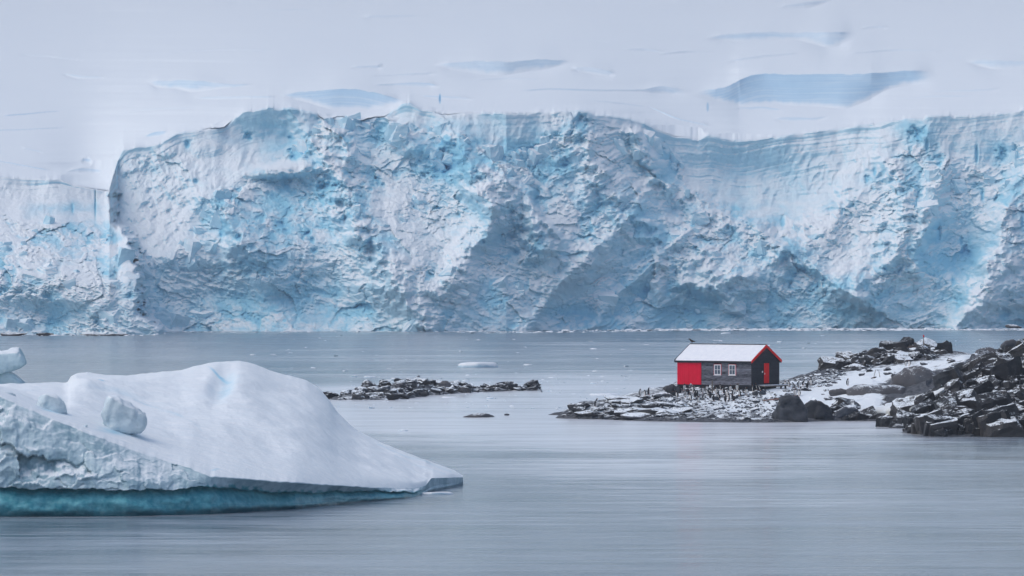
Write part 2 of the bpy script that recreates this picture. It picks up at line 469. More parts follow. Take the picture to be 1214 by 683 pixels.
    for k, (cu, cv, ru, rv) in enumerate(PITS):
        i0 = max(0, int((cu - 40 + 190) / 1594 * NC)); i1 = int((cu + 40 + 190) / 1594 * NC)
        sl_ = (slice(None), slice(i0, i1))
        thin = min(ru, rv) < 3.2
        qx = (U if thin else px)[sl_]; qy = (V if thin else py)[sl_]
        b = blob(qx, qy, cu, cv, ru * 0.95, rv * 0.95, 0, 3)
        D[sl_] += 0.6 * b * min(4.5, 0.6 + 0.3 * min(ru, rv) + 0.12 * max(ru, rv))
        blue[sl_] += 0.27 * blob(qx, qy, cu, cv, ru * 1.5, rv * 1.5, 0, 2) + (0.5 if thin else 0.33) * blob(qx, qy, cu, cv + 0.3 * rv, ru * 0.55 if not thin else ru * 0.8, rv * 0.6, 0, 3)
    # ---- where the bare ice is bluest
    n3 = fbm(U / 26 + 0.6 * w1, V / 14 + 0.6 * w2, 4, 81)
    n4 = fbm(U / 9, V / 6, 3, 82)
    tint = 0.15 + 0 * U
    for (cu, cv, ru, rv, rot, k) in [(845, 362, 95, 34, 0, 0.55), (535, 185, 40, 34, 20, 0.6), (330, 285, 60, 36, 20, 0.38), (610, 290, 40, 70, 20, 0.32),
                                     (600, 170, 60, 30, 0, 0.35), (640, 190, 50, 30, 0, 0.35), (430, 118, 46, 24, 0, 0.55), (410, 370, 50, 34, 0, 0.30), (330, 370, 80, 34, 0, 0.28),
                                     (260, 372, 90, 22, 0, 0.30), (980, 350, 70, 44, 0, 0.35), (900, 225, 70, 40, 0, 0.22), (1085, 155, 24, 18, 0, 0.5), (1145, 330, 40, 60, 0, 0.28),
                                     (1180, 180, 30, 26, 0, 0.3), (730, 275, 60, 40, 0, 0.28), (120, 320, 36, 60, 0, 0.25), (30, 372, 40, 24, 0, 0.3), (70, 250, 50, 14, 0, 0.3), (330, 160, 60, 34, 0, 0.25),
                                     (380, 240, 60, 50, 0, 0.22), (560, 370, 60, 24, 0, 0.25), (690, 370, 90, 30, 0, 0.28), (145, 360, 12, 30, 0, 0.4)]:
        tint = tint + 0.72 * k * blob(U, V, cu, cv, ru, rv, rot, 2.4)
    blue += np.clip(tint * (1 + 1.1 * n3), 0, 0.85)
    blue += relief
    blue += 0.4 * crk * np.clip(tint * 2.2, 0.2, 1.2) + rough * 0.35 * sstep(0.35, 0.62, n4 + 0.25 * n3 + 0.4 * (tint - 0.3))
    # white snow pans and chutes
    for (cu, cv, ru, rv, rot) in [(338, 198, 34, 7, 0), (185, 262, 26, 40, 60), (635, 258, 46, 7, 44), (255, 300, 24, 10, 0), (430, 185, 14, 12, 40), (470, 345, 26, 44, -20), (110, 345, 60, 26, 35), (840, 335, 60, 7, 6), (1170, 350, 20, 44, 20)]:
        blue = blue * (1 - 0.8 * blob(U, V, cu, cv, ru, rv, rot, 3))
    blue = blue - 0.1 * leftw * wall
    return D, np.clip(blue, 0, 1.4)

NC = 1700
UU = np.linspace(-190, 1404, NC)
VB = curve(BRINK, UU)
VB = VB + (1 - 0.9 * np.exp(-((UU - 118) / 34) ** 4)) * (1.5 * gn(UU / 21, UU * 0, 91) + 0.7 * gn(UU / 6, UU * 0, 92) + 1.0 * facet(UU / 15, UU * 0, 93))

def to_world(U, V, D):
    return np.stack([(U - UC) / F * D, D, H - (V - VH) / F * D], -1)

def build_cliff():
    NR = 350
    s = np.linspace(0, 1, NR)[:, None]
    vtop = VB[None, :]
    # rows run from below the water to the brink
    eu = 194
    vbot = np.where(UU < eu, 397.5, 0) + np.where(UU >= eu, VH + 15.4 * F / curve([(-300, 1320), (200, 1322), (600, 1338), (800, 1385), (1214, 1400), (1500, 1390)], UU), 0)
    vbot = np.maximum(vbot, 390) + 2.5
    V = vbot[None, :] + (vtop - vbot[None, :]) * s
    U = np.repeat(UU[None, :], NR, 0)
    D, blue = cliff_depth(U, V, smooth1(VB, 41)[None, :])
    # lip: last rows round over into the snowfield
    D = D + 3.0 * sstep(2.2, 0.0, V - vtop) ** 2
    pts = to_world(U, V, D)
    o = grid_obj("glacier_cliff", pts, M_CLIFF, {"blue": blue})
    tag(o, "broken blue white glacier front standing in the sea", kind="structure")
    return D[-1], o, V, D

DB, CLIFF, CLIFF_V, CLIFF_D = build_cliff()

WALLS = [([(330, 113), (345, 110), (388, 105), (400, 104), (430, 107), (460, 114), (484, 120)], [(330, 114), (350, 118), (372, 124), (395, 130), (430, 132), (455, 131), (470, 124), (484, 120.5)], 0.5),
    # (top edge, foot) of the ice steps in the snowfield
    ([(818, 110), (862, 103), (880, 93), (905, 87), (1000, 88), (1085, 84), (1105, 84), (1113, 92)], [(818, 112), (862, 122), (880, 127), (925, 122), (1000, 131), (1030, 119), (1050, 108), (1080, 101), (1113, 96)], 0.62),
    ([(832, 47), (850, 41), (880, 39), (905, 38), (960, 37), (1000, 39), (1017, 40)], [(832, 48), (850, 47), (880, 49), (905, 49), (945, 47), (970, 54), (980, 60), (1000, 55), (1017, 43)], 0.4),
    ([(513, 77), (530, 74), (565, 72), (600, 74), (640, 70), (682, 73)], [(513, 79), (535, 83), (560, 87), (600, 90), (640, 83), (682, 75)], 0.42),
    ([(172, 96), (190, 95), (220, 95), (250, 98), (275, 100), (303, 99.5)], [(172, 97), (185, 105), (205, 104), (230, 110), (250, 107), (303, 101.5)], 0.42),
    ([(228, 116), (260, 114), (330, 114)], [(228, 117.5), (260, 118.5), (330, 117)], 0.35),
    ([(440, 100), (470, 99), (490, 97), (510, 98), (523, 102)], [(440, 101.5), (470, 103), (490, 103), (510, 103.5), (523, 103)], 0.4),
    ([(495, 113), (520, 113), (550, 115), (563, 118)], [(495, 114), (520, 118), (550, 118.5), (563, 118.5)], 0.3),
    ([(608, 107), (655, 104.5), (700, 106), (765, 106), (780, 102), (800, 105), (822, 109)], [(608, 108.5), (655, 107), (700, 108.5), (765, 109), (780, 111), (800, 113), (822, 113)], 0.4),
    ([(675, 80), (700, 79), (732, 87)], [(675, 83), (700, 88), (725, 91), (732, 88.5)], 0.3),
    ([(738, 58), (765, 57), (790, 62)], [(738, 59.5), (765, 61), (790, 63)], 0.3),
    ([(1140, 72.5), (1165, 71), (1214, 72), (1300, 74)], [(1140, 74), (1180, 82), (1214, 82), (1300, 80)], 0.35),
    ([(920, 8), (950, 3), (988, -1)], [(920, 9), (960, 10), (988, 1)], 0.25),
    ([(300, 12), (330, 11), (380, 10.5)], [(300, 13), (330, 13.2), (380, 12)], 0.25),
    ([(426, 20), (440, 18), (520, 18)], [(426, 22), (440, 23), (520, 20)], 0.2),
    ([(70, 86), (95, 89), (126, 91)], [(70, 87), (98, 95), (126, 92)], 0.3),
    ([(76, 204), (95, 199), (115, 199.5), (124, 204)], [(76, 204.5), (95, 204.5), (115, 205.5), (124, 204.8)], 0.4),
    ([(95, 189), (103, 187.5), (110, 190)], [(95, 190.5), (103, 193.5), (110, 193)], 0.5),
    ([(170, 162), (185, 156), (200, 155)], [(170, 163), (185, 163), (200, 159)], 0.5),
    ([(0, 137), (30, 134.5), (76, 130.5)], [(0, 138.8), (30, 136.3), (76, 131.8)], 0.6),
    ([(-40, 154.5), (15, 153.5), (82, 150.5)], [(-40, 156), (15, 155.2), (82, 152)], 0.5),
    ([(24, 174), (52, 180)], [(24, 175), (52, 182)], 0.5),
    ([(-60, 187), (0, 190.5), (64, 202)], [(-60, 189), (0, 192.6), (64, 204)], 0.65),
    ([(765, 124), (800, 139), (835, 147), (845, 150)], [(765, 125), (800, 142), (835, 150), (845, 151)], 0.4),
    ([(870, 128), (905, 126), (930, 130)], [(870, 129), (905, 131), (930, 132)], 0.35),
    ([(915, 140), (940, 138), (962, 140), (985, 137)], [(915, 142), (940, 144), (962, 144), (985, 139)], 0.35),
    ([(1100, 108), (1150, 106), (1188, 104)], [(1100, 109), (1150, 109.5), (1188, 106)], 0.25),
    ([(1020, 33), (1040, 30), (1055, 32)], [(1020, 34), (1040, 34.5), (1055, 33)], 0.3),
    ([(415, 79), (430, 78), (455, 77)], [(415, 80.5), (440, 81), (455, 82)], 0.35),
    ([(440, 90), (480, 87), (520, 86)], [(440, 91), (480, 90.5), (520, 88)], 0.25),
    ([(560, 95), (600, 92), (648, 94)], [(560, 96), (600, 94.5), (648, 95)], 0.3),
    ([(690, 118), (730, 121), (770, 127)], [(690, 119), (730, 123), (770, 128)], 0.35),
    ([(640, 44), (690, 46), (728, 50)], [(640, 45), (690, 47.5), (728, 51)], 0.25),
    ([(1000, 64), (1060, 58), (1120, 60)], [(1000, 65), (1060, 61), (1120, 61)], 0.25),
    ([(1050, 118), (1110, 113), (1160, 114)], [(1050, 119), (1110, 115.5), (1160, 115)], 0.25),
    ([(200, 62), (260, 58), (330, 60)], [(200, 63), (260, 60.5), (330, 61)], 0.22),
    ([(20, 64), (60, 66), (100, 72)], [(20, 65), (60, 68.5), (100, 73)], 0.25),
    ([(130, 134), (190, 128), (240, 127)], [(130, 135), (190, 129.5), (240, 128)], 0.3),
    ([(780, 64), (815, 60), (850, 62)], [(780, 65), (815, 63), (850, 63)], 0.3),
    ([(860, 72), (900, 66), (950, 62)], [(860, 74), (900, 70), (950, 64)], 0.22),
]

def build_field():
    vend = -70.0
    NR = 340
    s = np.linspace(0, 1, NR)[:, None] ** 1.15
    VBs = smooth1(VB, 201)
    V = vend + (VBs[None, :] - vend) * (1 - s) + (VB - VBs)[None, :] * np.exp(-s / 0.09) * (1 - s)
    U = np.repeat(UU[None, :], NR, 0)
    # one smooth slope, metres of distance per photo row
    tv = np.arange(vend, 260, 0.5)
    x = np.clip((150 - tv) / 150, -0.6, 1.6)
    rt = 9 + 14 * np.clip(x, 0, 2) + 8 * np.clip(x, 0, 2) ** 2
    Tt = np.concatenate([[0], np.cumsum(rt)[:-1] * 0.5])
    d0 = smooth1(DB, 401)
    over = np.maximum(V - smooth1(VB, 401)[None, :], 0)
    T = np.interp(V - 0.7 * over, tv, Tt); Tb = np.interp(smooth1(VB, 401), tv, Tt)
    D = 4600 - T * ((4600 - d0) / Tb)[None, :]
    r = np.interp(V, tv, rt) * ((4600 - d0) / Tb)[None, :]
    und = 2.2 * fbm(U / 330, V / 14, 2, 102) + 0.7 * fbm(U / 200, V / 6, 2, 103)
    calm = np.ones_like(U)
    w1b = fbm(U / 20, V / 12, 3, 101)
    blue = 0.02 + 0 * U
    for k, (tp, bt, bl) in enumerate(WALLS):
        u0, u1 = max(tp[0][0], bt[0][0]), min(tp[-1][0], bt[-1][0])
        a = smooth1(curve(tp, UU), 35)[None, :]; b = smooth1(curve(bt, UU), 35)[None, :]
        hm = np.clip(b - a, 0, 14); nz_ = np.stack([gn(UU / 70, UU * 0 + k, 400 + k), gn(UU / 60, UU * 0 + k, 460 + k)])
        a = a + 0.16 * hm * nz_[:1]; b = b + 0.22 * hm * nz_[1:]
        e_ = 4 + 0.1 * (u1 - u0)
        ed = sstep(0, e_, U - u0) * sstep(0, e_, u1 - U)
        vv = V + 0.35 * w1b
        rag = 0.07 * hm * (gn(UU / 13, UU * 0 + k, 520 + k) + 0.6 * gn(UU / 5, UU * 0, 540 + k))[None, :]
        m = sstep(-0.8, 0.8, vv - a - rag) * sstep(-1.0, 1.2 + 0.5 * hm, b - vv + 2 * rag) * ed
        h = np.maximum(b - a, 0.4)
        q = (vv - 0.5 * (a + b)) / h
        g = np.where(np.abs(q) < 0.5, q, np.sign(q) * 0.5 * np.exp(-(np.abs(q) - 0.5) / 0.55))
        D = D + 0.7 * r * np.minimum(h, 30) * g * ed
        calm = np.minimum(calm, 1 - 0.85 * sstep(-3, 0, vv - a) * sstep(-3, 0, b - vv) * ed)
        tex = 1 + 0.35 * gn((V - a) / 1.8, U / 120, 200 + k)
        blue = np.maximum(blue, m * min(0.62, bl * 0.95) * tex)
    blue = np.maximum(blue, 1.3 * blob(U, V, 521.5, 117, 1.3, 6, 0, 4))
    blue = np.maximum(blue, 0.7 * blob(U, V, 839, 127, 1.6, 6, 0, 4))
    D = D + r * und * calm
    off = DB - D[0]
    w = V - VB[None, :]
    offs = smooth1(off, 421); offm = smooth1(off, 91)
    ws = np.minimum(V - smooth1(VB, 241)[None, :], 8)
    jump = np.exp(-((UU - 128) / 26) ** 4)
    D = D + offs[None, :] * np.exp(ws / 30) + (offm - offs)[None, :] * np.exp(w / (9 + 8 * jump)) + (off - offm)[None, :] * np.exp(w / (2.5 + 4 * jump))
    w0_ = np.minimum(V - 226, 0)
    D = D + 150 * np.exp(-((U - 112) / 46) ** 2) * (1 - np.exp(w0_ / 14)) * np.exp(w0_ / 60) * (1 - np.exp(np.minimum(w, 0) / 5))
    E = np.maximum.accumulate(D + 2.2 * V, 0) - 2.2 * V
    D = E
    pts = to_world(U, V, D)
    o = grid_obj("snow_field", pts, M_FIELD, {"blue": np.clip(blue, 0, 1.4)})
    tag(o, "smooth snowfield sloping up behind the ice front with blue crevasse steps", kind="structure")
build_field()

# ------------------------------------------------------------------ more materials
def mat_berg():
    n = NT("iceberg_ice")
    co = n.coord()
    a = n.noise(co, 0.35, 6, 0.6); b = n.noise(co, 2.2, 5, 0.6); c3 = n.noise(co, 9.0, 3, 0.6)
    wind = n.noise(n.coord("Object", (0.5, 2.6, 3.0)), 1.0, 5, 0.62, 0.6)
    teal, blue, face = n.attr("teal"), n.attr("blue"), n.attr("face")
    snow = n.mix(n.ramp(wind, 0.35, 0.7), (0.745, 0.815, 0.855), (0.835, 0.875, 0.895))
    ice = n.mix(n.ramp(n.math('ADD', a, n.math('MULTIPLY', n.math('SUBTRACT', b, 0.5), 0.5)), 0.36, 0.66), (0.27, 0.42, 0.49), (0.50, 0.64, 0.70))
    nz = n.normal_z()
    f = n.math('MULTIPLY', face, n.math('SUBTRACT', 1.0, n.ramp(n.math('ADD', nz, n.math('MULTIPLY', n.math('SUBTRACT', b, 0.5), 0.35)), 0.62, 0.95)))
    col = n.mix(f, snow, ice)
    col = n.mix(n.ramp(n.math('ADD', blue, n.math('MULTIPLY', n.math('SUBTRACT', b, 0.5), n.math('MULTIPLY', blue, 1.0))), 0.05, 0.95), col, (0.30, 0.60, 0.76))
    tl = n.mix(n.ramp(n.math('ADD', a, n.math('MULTIPLY', n.math('SUBTRACT', b, 0.5), 0.7)), 0.3, 0.75), (0.03, 0.24, 0.31), (0.16, 0.46, 0.52))
    col = n.mix(n.ramp(teal, 0.25, 0.75), col, tl)
    col = n.mix(n.ramp(n.math('ADD', teal, n.math('MULTIPLY', n.math('SUBTRACT', a, 0.5), 0.8)), 1.15, 1.7), col, (0.008, 0.085, 0.115))  # dark foot of the teal band: soft shade put into the colour
    n.P("Base Color", col)
    n.P("Roughness", n.math('SUBTRACT', 0.6, n.math('MULTIPLY', teal, 0.3)))
    n.P("Specular IOR Level", 0.3)
    h = n.math('ADD', n.math('MULTIPLY', b, 0.5), n.math('ADD', n.math('MULTIPLY', c3, 0.2), n.math('MULTIPLY', wind, 0.6)))
    n.bump(h, 0.45, 0.25)
    return n.m
M_BERG = mat_berg()

def mat_rock(name, dark, mid, brown, snow_lo, snow_hi, k=1.0):
    """bare rock with snow lying on the faces that look up"""
    n = NT(name)
    co = n.coord()
    oi = n.new("ShaderNodeObjectInfo")
    rnd = oi.outputs["Random"]
    geo = n.new("ShaderNodeNewGeometry")
    pos = geo.outputs["Position"]
    a = n.noise(pos, 1.4, 6, 0.68); b = n.noise(pos, 6.0, 4, 0.65); g = n.noise(pos, 0.35, 3, 0.5)
    c = n.mix(n.ramp(n.math('ADD', a, n.math('MULTIPLY', n.math('SUBTRACT', rnd, 0.5), 0.5)), 0.3, 0.72), dark, mid)
    c = n.mix(n.math('MULTIPLY', n.ramp(n.math('ADD', g, n.math('MULTIPLY', rnd, 0.35)), 0.55, 0.85), 0.38), c, brown)
    nz = n.normal_z()
    s = n.math('ADD', nz, n.math('MULTIPLY', n.math('SUBTRACT', a, 0.5), 1.1))
    s = n.math('ADD', s, n.math('MULTIPLY', n.math('SUBTRACT', b, 0.5), 1.4))
    s = n.math('ADD', s, n.math('MULTIPLY', n.math('SUBTRACT', rnd, 0.5), 0.35))
    f = n.ramp(s, snow_lo, snow_hi)
    # waves wash the snow off near the water
    x = n.new("ShaderNodeSeparateXYZ"); n.t.links.new(pos, x.inputs[0])
    f = n.math('MULTIPLY', f, n.ramp(n.math('ADD', x.outputs["Z"], n.math('MULTIPLY', n.math('SUBTRACT', a, 0.5), 0.8)), 0.1, 0.5))
    n.P("Base Color", n.mix(f, c, SNOW))
    n.P("Roughness", n.math('ADD', 0.6, n.math('MULTIPLY', f, 0.25)))
    n.P("Specular IOR Level", 0.12)
    n.bump(n.math('ADD', a, n.math('MULTIPLY', b, 0.5)), 0.6, 0.15)
    return n.m
M_STONE = mat_rock("snowy_grey_stone", (0.045, 0.055, 0.072), (0.13, 0.145, 0.17), (0.12, 0.105, 0.095), 0.55, 0.85)
M_BLOCK = mat_rock("dark_jointed_rock", (0.012, 0.015, 0.020), (0.050, 0.056, 0.064), (0.07, 0.056, 0.045), 0.74, 1.06)
M_BOULDER = mat_rock("smooth_grey_rock", (0.03, 0.036, 0.045), (0.085, 0.094, 0.108), (0.105, 0.09, 0.085), 0.98, 1.3)
M_WET = mat_rock("dark_wet_stone", (0.018, 0.022, 0.030), (0.07, 0.078, 0.092), (0.08, 0.07, 0.062), 0.66, 0.95)
M_RED_ROCK = mat_rock("rusty_rock", (0.06, 0.045, 0.042), (0.13, 0.095, 0.085), (0.14, 0.085, 0.07), 0.95, 1.25)

def mat_ground():
    n = NT("snowy_ground")
    geo = n.new("ShaderNodeNewGeometry"); pos = geo.outputs["Position"]
    a = n.noise(pos, 0.55, 6, 0.68); b = n.noise(pos, 2.6, 5, 0.65)
    rock = n.mix(n.ramp(b, 0.3, 0.7), (0.03, 0.036, 0.045), (0.12, 0.13, 0.145))
    s = n.math('ADD', n.attr("snowy"), n.math('MULTIPLY', n.math('SUBTRACT', a, 0.5), 1.7))
    s = n.math('ADD', s, n.math('MULTIPLY', n.math('SUBTRACT', b, 0.5), 1.0))
    nz = n.normal_z()
    s = n.math('ADD', s, n.math('MULTIPLY', n.math('SUBTRACT', nz, 0.9), 0.8))
    f = n.ramp(s, 0.35, 0.7)
    n.P("Base Color", n.mix(f, rock, SNOW))
    n.P("Roughness", 0.75); n.P("Specular IOR Level", 0.2)
    n.bump(n.math('ADD', a, n.math('MULTIPLY', b, 0.5)), 0.6, 0.3)
    return n.m
M_GROUND = mat_ground()

def mat_bank():
    n = NT("old_snow_bank")
    geo = n.new("ShaderNodeNewGeometry"); pos = geo.outputs["Position"]
    a = n.noise(pos, 0.9, 5, 0.6); b = n.noise(pos, 4.0, 4, 0.6)
    st = n.math('MULTIPLY', n.attr("stain"), n.ramp(a, 0.3, 0.6))
    n.P("Base Color", n.mix(n.math('MULTIPLY', st, 0.8), SNOW, (0.42, 0.38, 0.27)))
    n.P("Roughness", 0.7); n.P("Specular IOR Level", 0.2)
    n.bump(n.math('ADD', a, n.math('MULTIPLY', b, 0.4)), 0.4, 0.25)
    return n.m
M_BANK = mat_bank()

def mat_paint(name, c1, c2, scale=(1, 1, 1), rough=0.6, rand=0.0, bump=0.2):
    n = NT(name)
    co = n.coord("Object", scale)
    a = n.noise(co, 2.0, 5, 0.65)
    f = n.ramp(a, 0.3, 0.7)
    if rand:
        oi = n.new("ShaderNodeObjectInfo")
        f = n.math('ADD', n.math('MULTIPLY', f, 1 - rand), n.math('MULTIPLY', oi.outputs["Random"], rand), clamp=True)
    n.P("Base Color", n.mix(f, c1, c2))
    n.P("Roughness", rough); n.P("Specular IOR Level", 0.15 if rough > 0.2 else 0.5)
    n.bump(a, bump, 0.02)
    return n.m
M_PLANK = mat_paint("weathered_plank", (0.012, 0.014, 0.022), (0.27, 0.28, 0.33), (1.0, 4, 5), 0.8, 0.45)
M_BLACK = mat_paint("black_painted_board", (0.012, 0.015, 0.022), (0.035, 0.040, 0.052), (1, 1, 4), 0.7, 0.35)
M_RED = mat_paint("red_paint", (0.70, 0.002, 0.032), (0.80, 0.004, 0.045), (1, 1, 0.6), 0.7, 0.3)
M_RED2 = mat_paint("orange_red_paint", (0.70, 0.012, 0.014), (0.80, 0.025, 0.022), (1, 1, 1), 0.7, 0.2)
M_WHITE = mat_paint("white_paint", (0.72, 0.72, 0.74), (0.80, 0.80, 0.82), rough=0.5)
M_GLASS = mat_paint("window_glass", (0.05, 0.075, 0.11), (0.10, 0.14, 0.19), rough=0.12, bump=0.02)
M_ROOFSNOW = mat_paint("roof_snow", (0.76, 0.79, 0.84), (0.84, 0.86, 0.89), (1, 1, 1), 0.75, bump=0.5)
M_WOOD = mat_paint("old_wood", (0.10, 0.085, 0.075), (0.26, 0.22, 0.19), (1, 1, 0.3), 0.8, 0.3)
M_RUST = mat_paint("rusty_beam", (0.14, 0.06, 0.045), (0.25, 0.13, 0.10), (1, 1, 1), 0.85)
M_PBLACK = mat_paint("penguin_black", (0.012, 0.014, 0.02), (0.03, 0.033, 0.04), rough=0.6)
M_PWHITE = mat_paint("penguin_white", (0.62, 0.60, 0.58), (0.78, 0.76, 0.73), rough=0.7)
M_PORANGE = mat_paint("penguin_orange", (0.55, 0.16, 0.05), (0.6, 0.2, 0.07), rough=0.5)
M_BIRD = mat_paint("bird_brown", (0.03, 0.026, 0.024), (0.07, 0.06, 0.05), rough=0.7)

# ------------------------------------------------------------------ iceberg
from mathutils.bvhtree import BVHTree
def bvh_of(o):
    me = o.data
    co = np.zeros(len(me.vertices) * 3, np.float32); me.vertices.foreach_get("co", co)
    vi = np.zeros(len(me.loops), np.int32); me.loops.foreach_get("vertex_index", vi)
    return BVHTree.FromPolygons(co.reshape(-1, 3).tolist(), vi.reshape(-1, 4).tolist())

EYE = Vector((0, 0, H))
def hit(bvh, u, v):
    d = (P(u, v, 100.0) - EYE).normalized()
    r = bvh.ray_cast(EYE, d, 5000)
    return r[0]

def build_berg():
    us = np.concatenate([np.linspace(-300, -10, 70), np.linspace(-9, 549, 560)])
    fade = sstep(-300, -200, us)
    vwl = curve([(-300, 604), (-100, 611), (0, 612.5), (150, 612), (250, 609.5), (350, 603.5), (430, 595), (480, 590.5), (495, 588), (508, 583), (530, 578.5), (549, 574)], us)
    vsh = curve([(-300, 590), (0, 578), (150, 581), (213, 580), (234, 576), (250, 577.5), (285, 580), (340, 584), (390, 583), (430, 582), (490, 583), (506, 580), (512, 577), (530, 574), (549, 570)], us)
    vsh = vsh + (2.4 * gn(us / 24, us * 0, 17) + 1.4 * gn(us / 9, us * 0, 18) + 0.8 * gn(us / 4, us * 0, 19)) * sstep(520, 490, us)
    vlip = curve([(-300, 520), (-60, 440), (0, 470), (50, 492), (105, 514), (175, 540), (225, 555), (240, 562), (250, 565.5), (285, 568), (320, 571), (390, 575.5), (440, 578.5), (490, 580), (505, 576), (511, 567), (540, 566), (549, 566)], us)
    vcr = curve([(-300, 500), (-150, 450), (-60, 452), (0, 457), (35, 455.5), (60, 454), (80, 456), (84, 447), (90, 443.5), (103, 441), (125, 445.5), (150, 445.6), (175, 443), (215, 439), (235, 433), (252, 429.8), (270, 428.4), (285, 428.6), (300, 432), (320, 440), (345, 446), (362, 451), (375, 458), (382, 465), (390, 474), (400, 489), (420, 509), (450, 524), (490, 540), (515, 549), (540, 558), (546, 562), (549, 565.5)], us)
    vcr = vcr + 0.5 * gn(us / 9, us * 0, 7) * sstep(548, 520, us)
    dwl = (H) * F / (vwl - VH)
    dlip = curve([(-300, 350), (-60, 349), (0, 346.5), (105, 345.5), (200, 346.5), (250, 345.6), (350, 351), (430, 363), (490, 372.5), (508, 379.5), (530, 386), (549, 392.5)], us)
    dcr = curve([(-300, 372), (0, 384), (80, 388), (84, 392), (280, 402), (375, 404), (400, 400), (480, 393), (540, 394), (549, 393.2)], us)
    n1 = gn(us / 16, us * 0, 8) * 1.0 + gn(us / 6, us * 0, 9) * 0.8
    edge = sstep(232, 246, us)
    vlip = vlip + 0.8 * n1 * (1 - sstep(500, 530, us))
    dlip = smooth1(dlip, 41); dcr = smooth1(dcr, 41)
    vlip_s = smooth1(curve([(-300, 520), (-60, 440), (0, 470), (50, 492), (105, 514), (175, 540), (225, 555), (240, 562), (250, 565.5), (285, 568), (320, 571), (390, 575.5), (440, 578.5), (490, 580), (505, 576), (511, 567), (540, 566), (549, 566)], us), 15)
    vcr_s = smooth1(vcr, 25)
    rows = []; teal = []; blue = []; face = []
    def add(V, D, t, f):
        rows.append(to_world(us, V, D)); teal.append(np.full_like(us, t) if np.isscalar(t) else t); face.append(np.full_like(us, f)); blue.append(np.zeros_like(us))
    sh_d = dwl + 1.0
    tipf = sstep(503, 512, us)
    sh_d = sh_d * (1 - tipf) + (dlip + 0.1) * tipf
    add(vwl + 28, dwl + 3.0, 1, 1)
    for s in np.linspace(0, 1, 16):
        V = (vwl + 1.5) + (vsh - vwl - 1.5) * s
        w = 0.28 * fbm(us / 40, np.full_like(us, s * 1.5), 4, 21) * np.sin(math.pi * min(1, s + 0.1))
        add(V, dwl + (sh_d - dwl) * s - 0.5 * math.sin(math.pi * s) + w * 2, (1.0 + 0.7 * sstep(0.5, 0.05, s) - 0.3 * s ** 3) * sstep(512, 494, us), 1)  # teal value climbs towards the waterline to carry the painted shade
    # face above the undercut
    hpx = np.maximum(vsh - vlip, 1.0)
    NFc = 64
    for s in np.linspace(0, 1, NFc):
        V = vsh + (vlip - vsh) * s
        over = (sh_d - 0.9 * (1 - tipf)) if True else 0
        D = over + (dlip - over) * (0.35 * s + 0.65 * s ** 1.4)
        k = np.clip(hpx / 70, 0.12, 1) * math.sin(math.pi * min(1.0, max(0.0, 0.06 + 0.9 * s))) ** 0.6
        w1 = fbm(us / 26, V / 26, 3, 31)
        x = us + 14 * w1; y = V + 14 * fbm(us / 26, V / 26, 3, 32)
        rel = 1.3 * facet(x / 62 - y / 120, y / 36, 33, 1.3) + 0.28 * facet(x / 20, y / 14, 34) + 0.07 * facet(x / 6, y / 5, 35) + 0.9 * fbm(x / 50, y / 26, 4, 36)
        low = 0.45 + 0.75 * sstep(0.55, 0.2, s)
        t = sstep(0.10, 0.0, s) * 0.6 * (1 - tipf) * (0.5 + 0.5 * edge) + edge * (1 - tipf) * np.clip(0.45 + 0.9 * gn(us / 7, us * 0 + s, 37), 0, 0.7) * sstep(0.75, 0.1, s)
        add(V, D - rel * k * low * 0.8, t, 1.0)
    # top
    NT_ = 150
    A0 = to_world(us, vlip, dlip); B0 = to_world(us, vcr, dcr); A1 = to_world(us, vlip_s, dlip); B1 = to_world(us, vcr_s, dcr)
    hgt = np.maximum(B0[:, 2] - A0[:, 2], 0)
    B = B0
    for i in range(1, NT_ + 1):
        t = i / NT_
        A = A0 + (A1 - A0) * min(1, t / 0.05); B_ = B0 + (B1 - B0) * min(1, (1 - t) / 0.12)
        p = A + (B_ - A) * t
        e = math.sin(math.pi * t)
        p[:, 2] += 0.06 * hgt * e + 0.25 * (1 - (1 - min(1, t * 9)) ** 2) * (1 - t) * (1 - tipf)
        uu = UC + p[:, 0] / p[:, 1] * F; vv = VH + (H - p[:, 2]) / p[:, 1] * F
        wv = (0.42 * fbm(p[:, 0] / 6.0, p[:, 1] / 12.0, 3, 41) + 0.07 * fbm(p[:, 0] / 1.4 + p[:, 1] / 9, p[:, 1] / 3.0, 4, 42) + 0.10 * ridged((p[:, 0] + 0.35 * p[:, 1]) / 5.5, (p[:, 1] - 0.8 * p[:, 0]) / 26, 4, 43)) * min(1, 4 * t) * (1 - tipf * 0.6)
        p[:, 2] += wv * min(1.0, (1 - t) * 6 + 0.25)
        # long soft shoulder running down from the high point, hollow left of it
        hol = blob(uu, vv, 262, 456, 13, 21, 25, 3)
        p[:, 2] -= 0.55 * hol
        p[:, 2] -= 0.5 * blob(uu, vv, 200, 478, 70, 12, 8, 2) * (1 - t)
        p[:, 2] += 0.5 * blob(uu, vv, 130, 458, 40, 8, 5, 2)
        rows.append(p); teal.append(0 * us); face.append(np.full_like(us, 0.0))
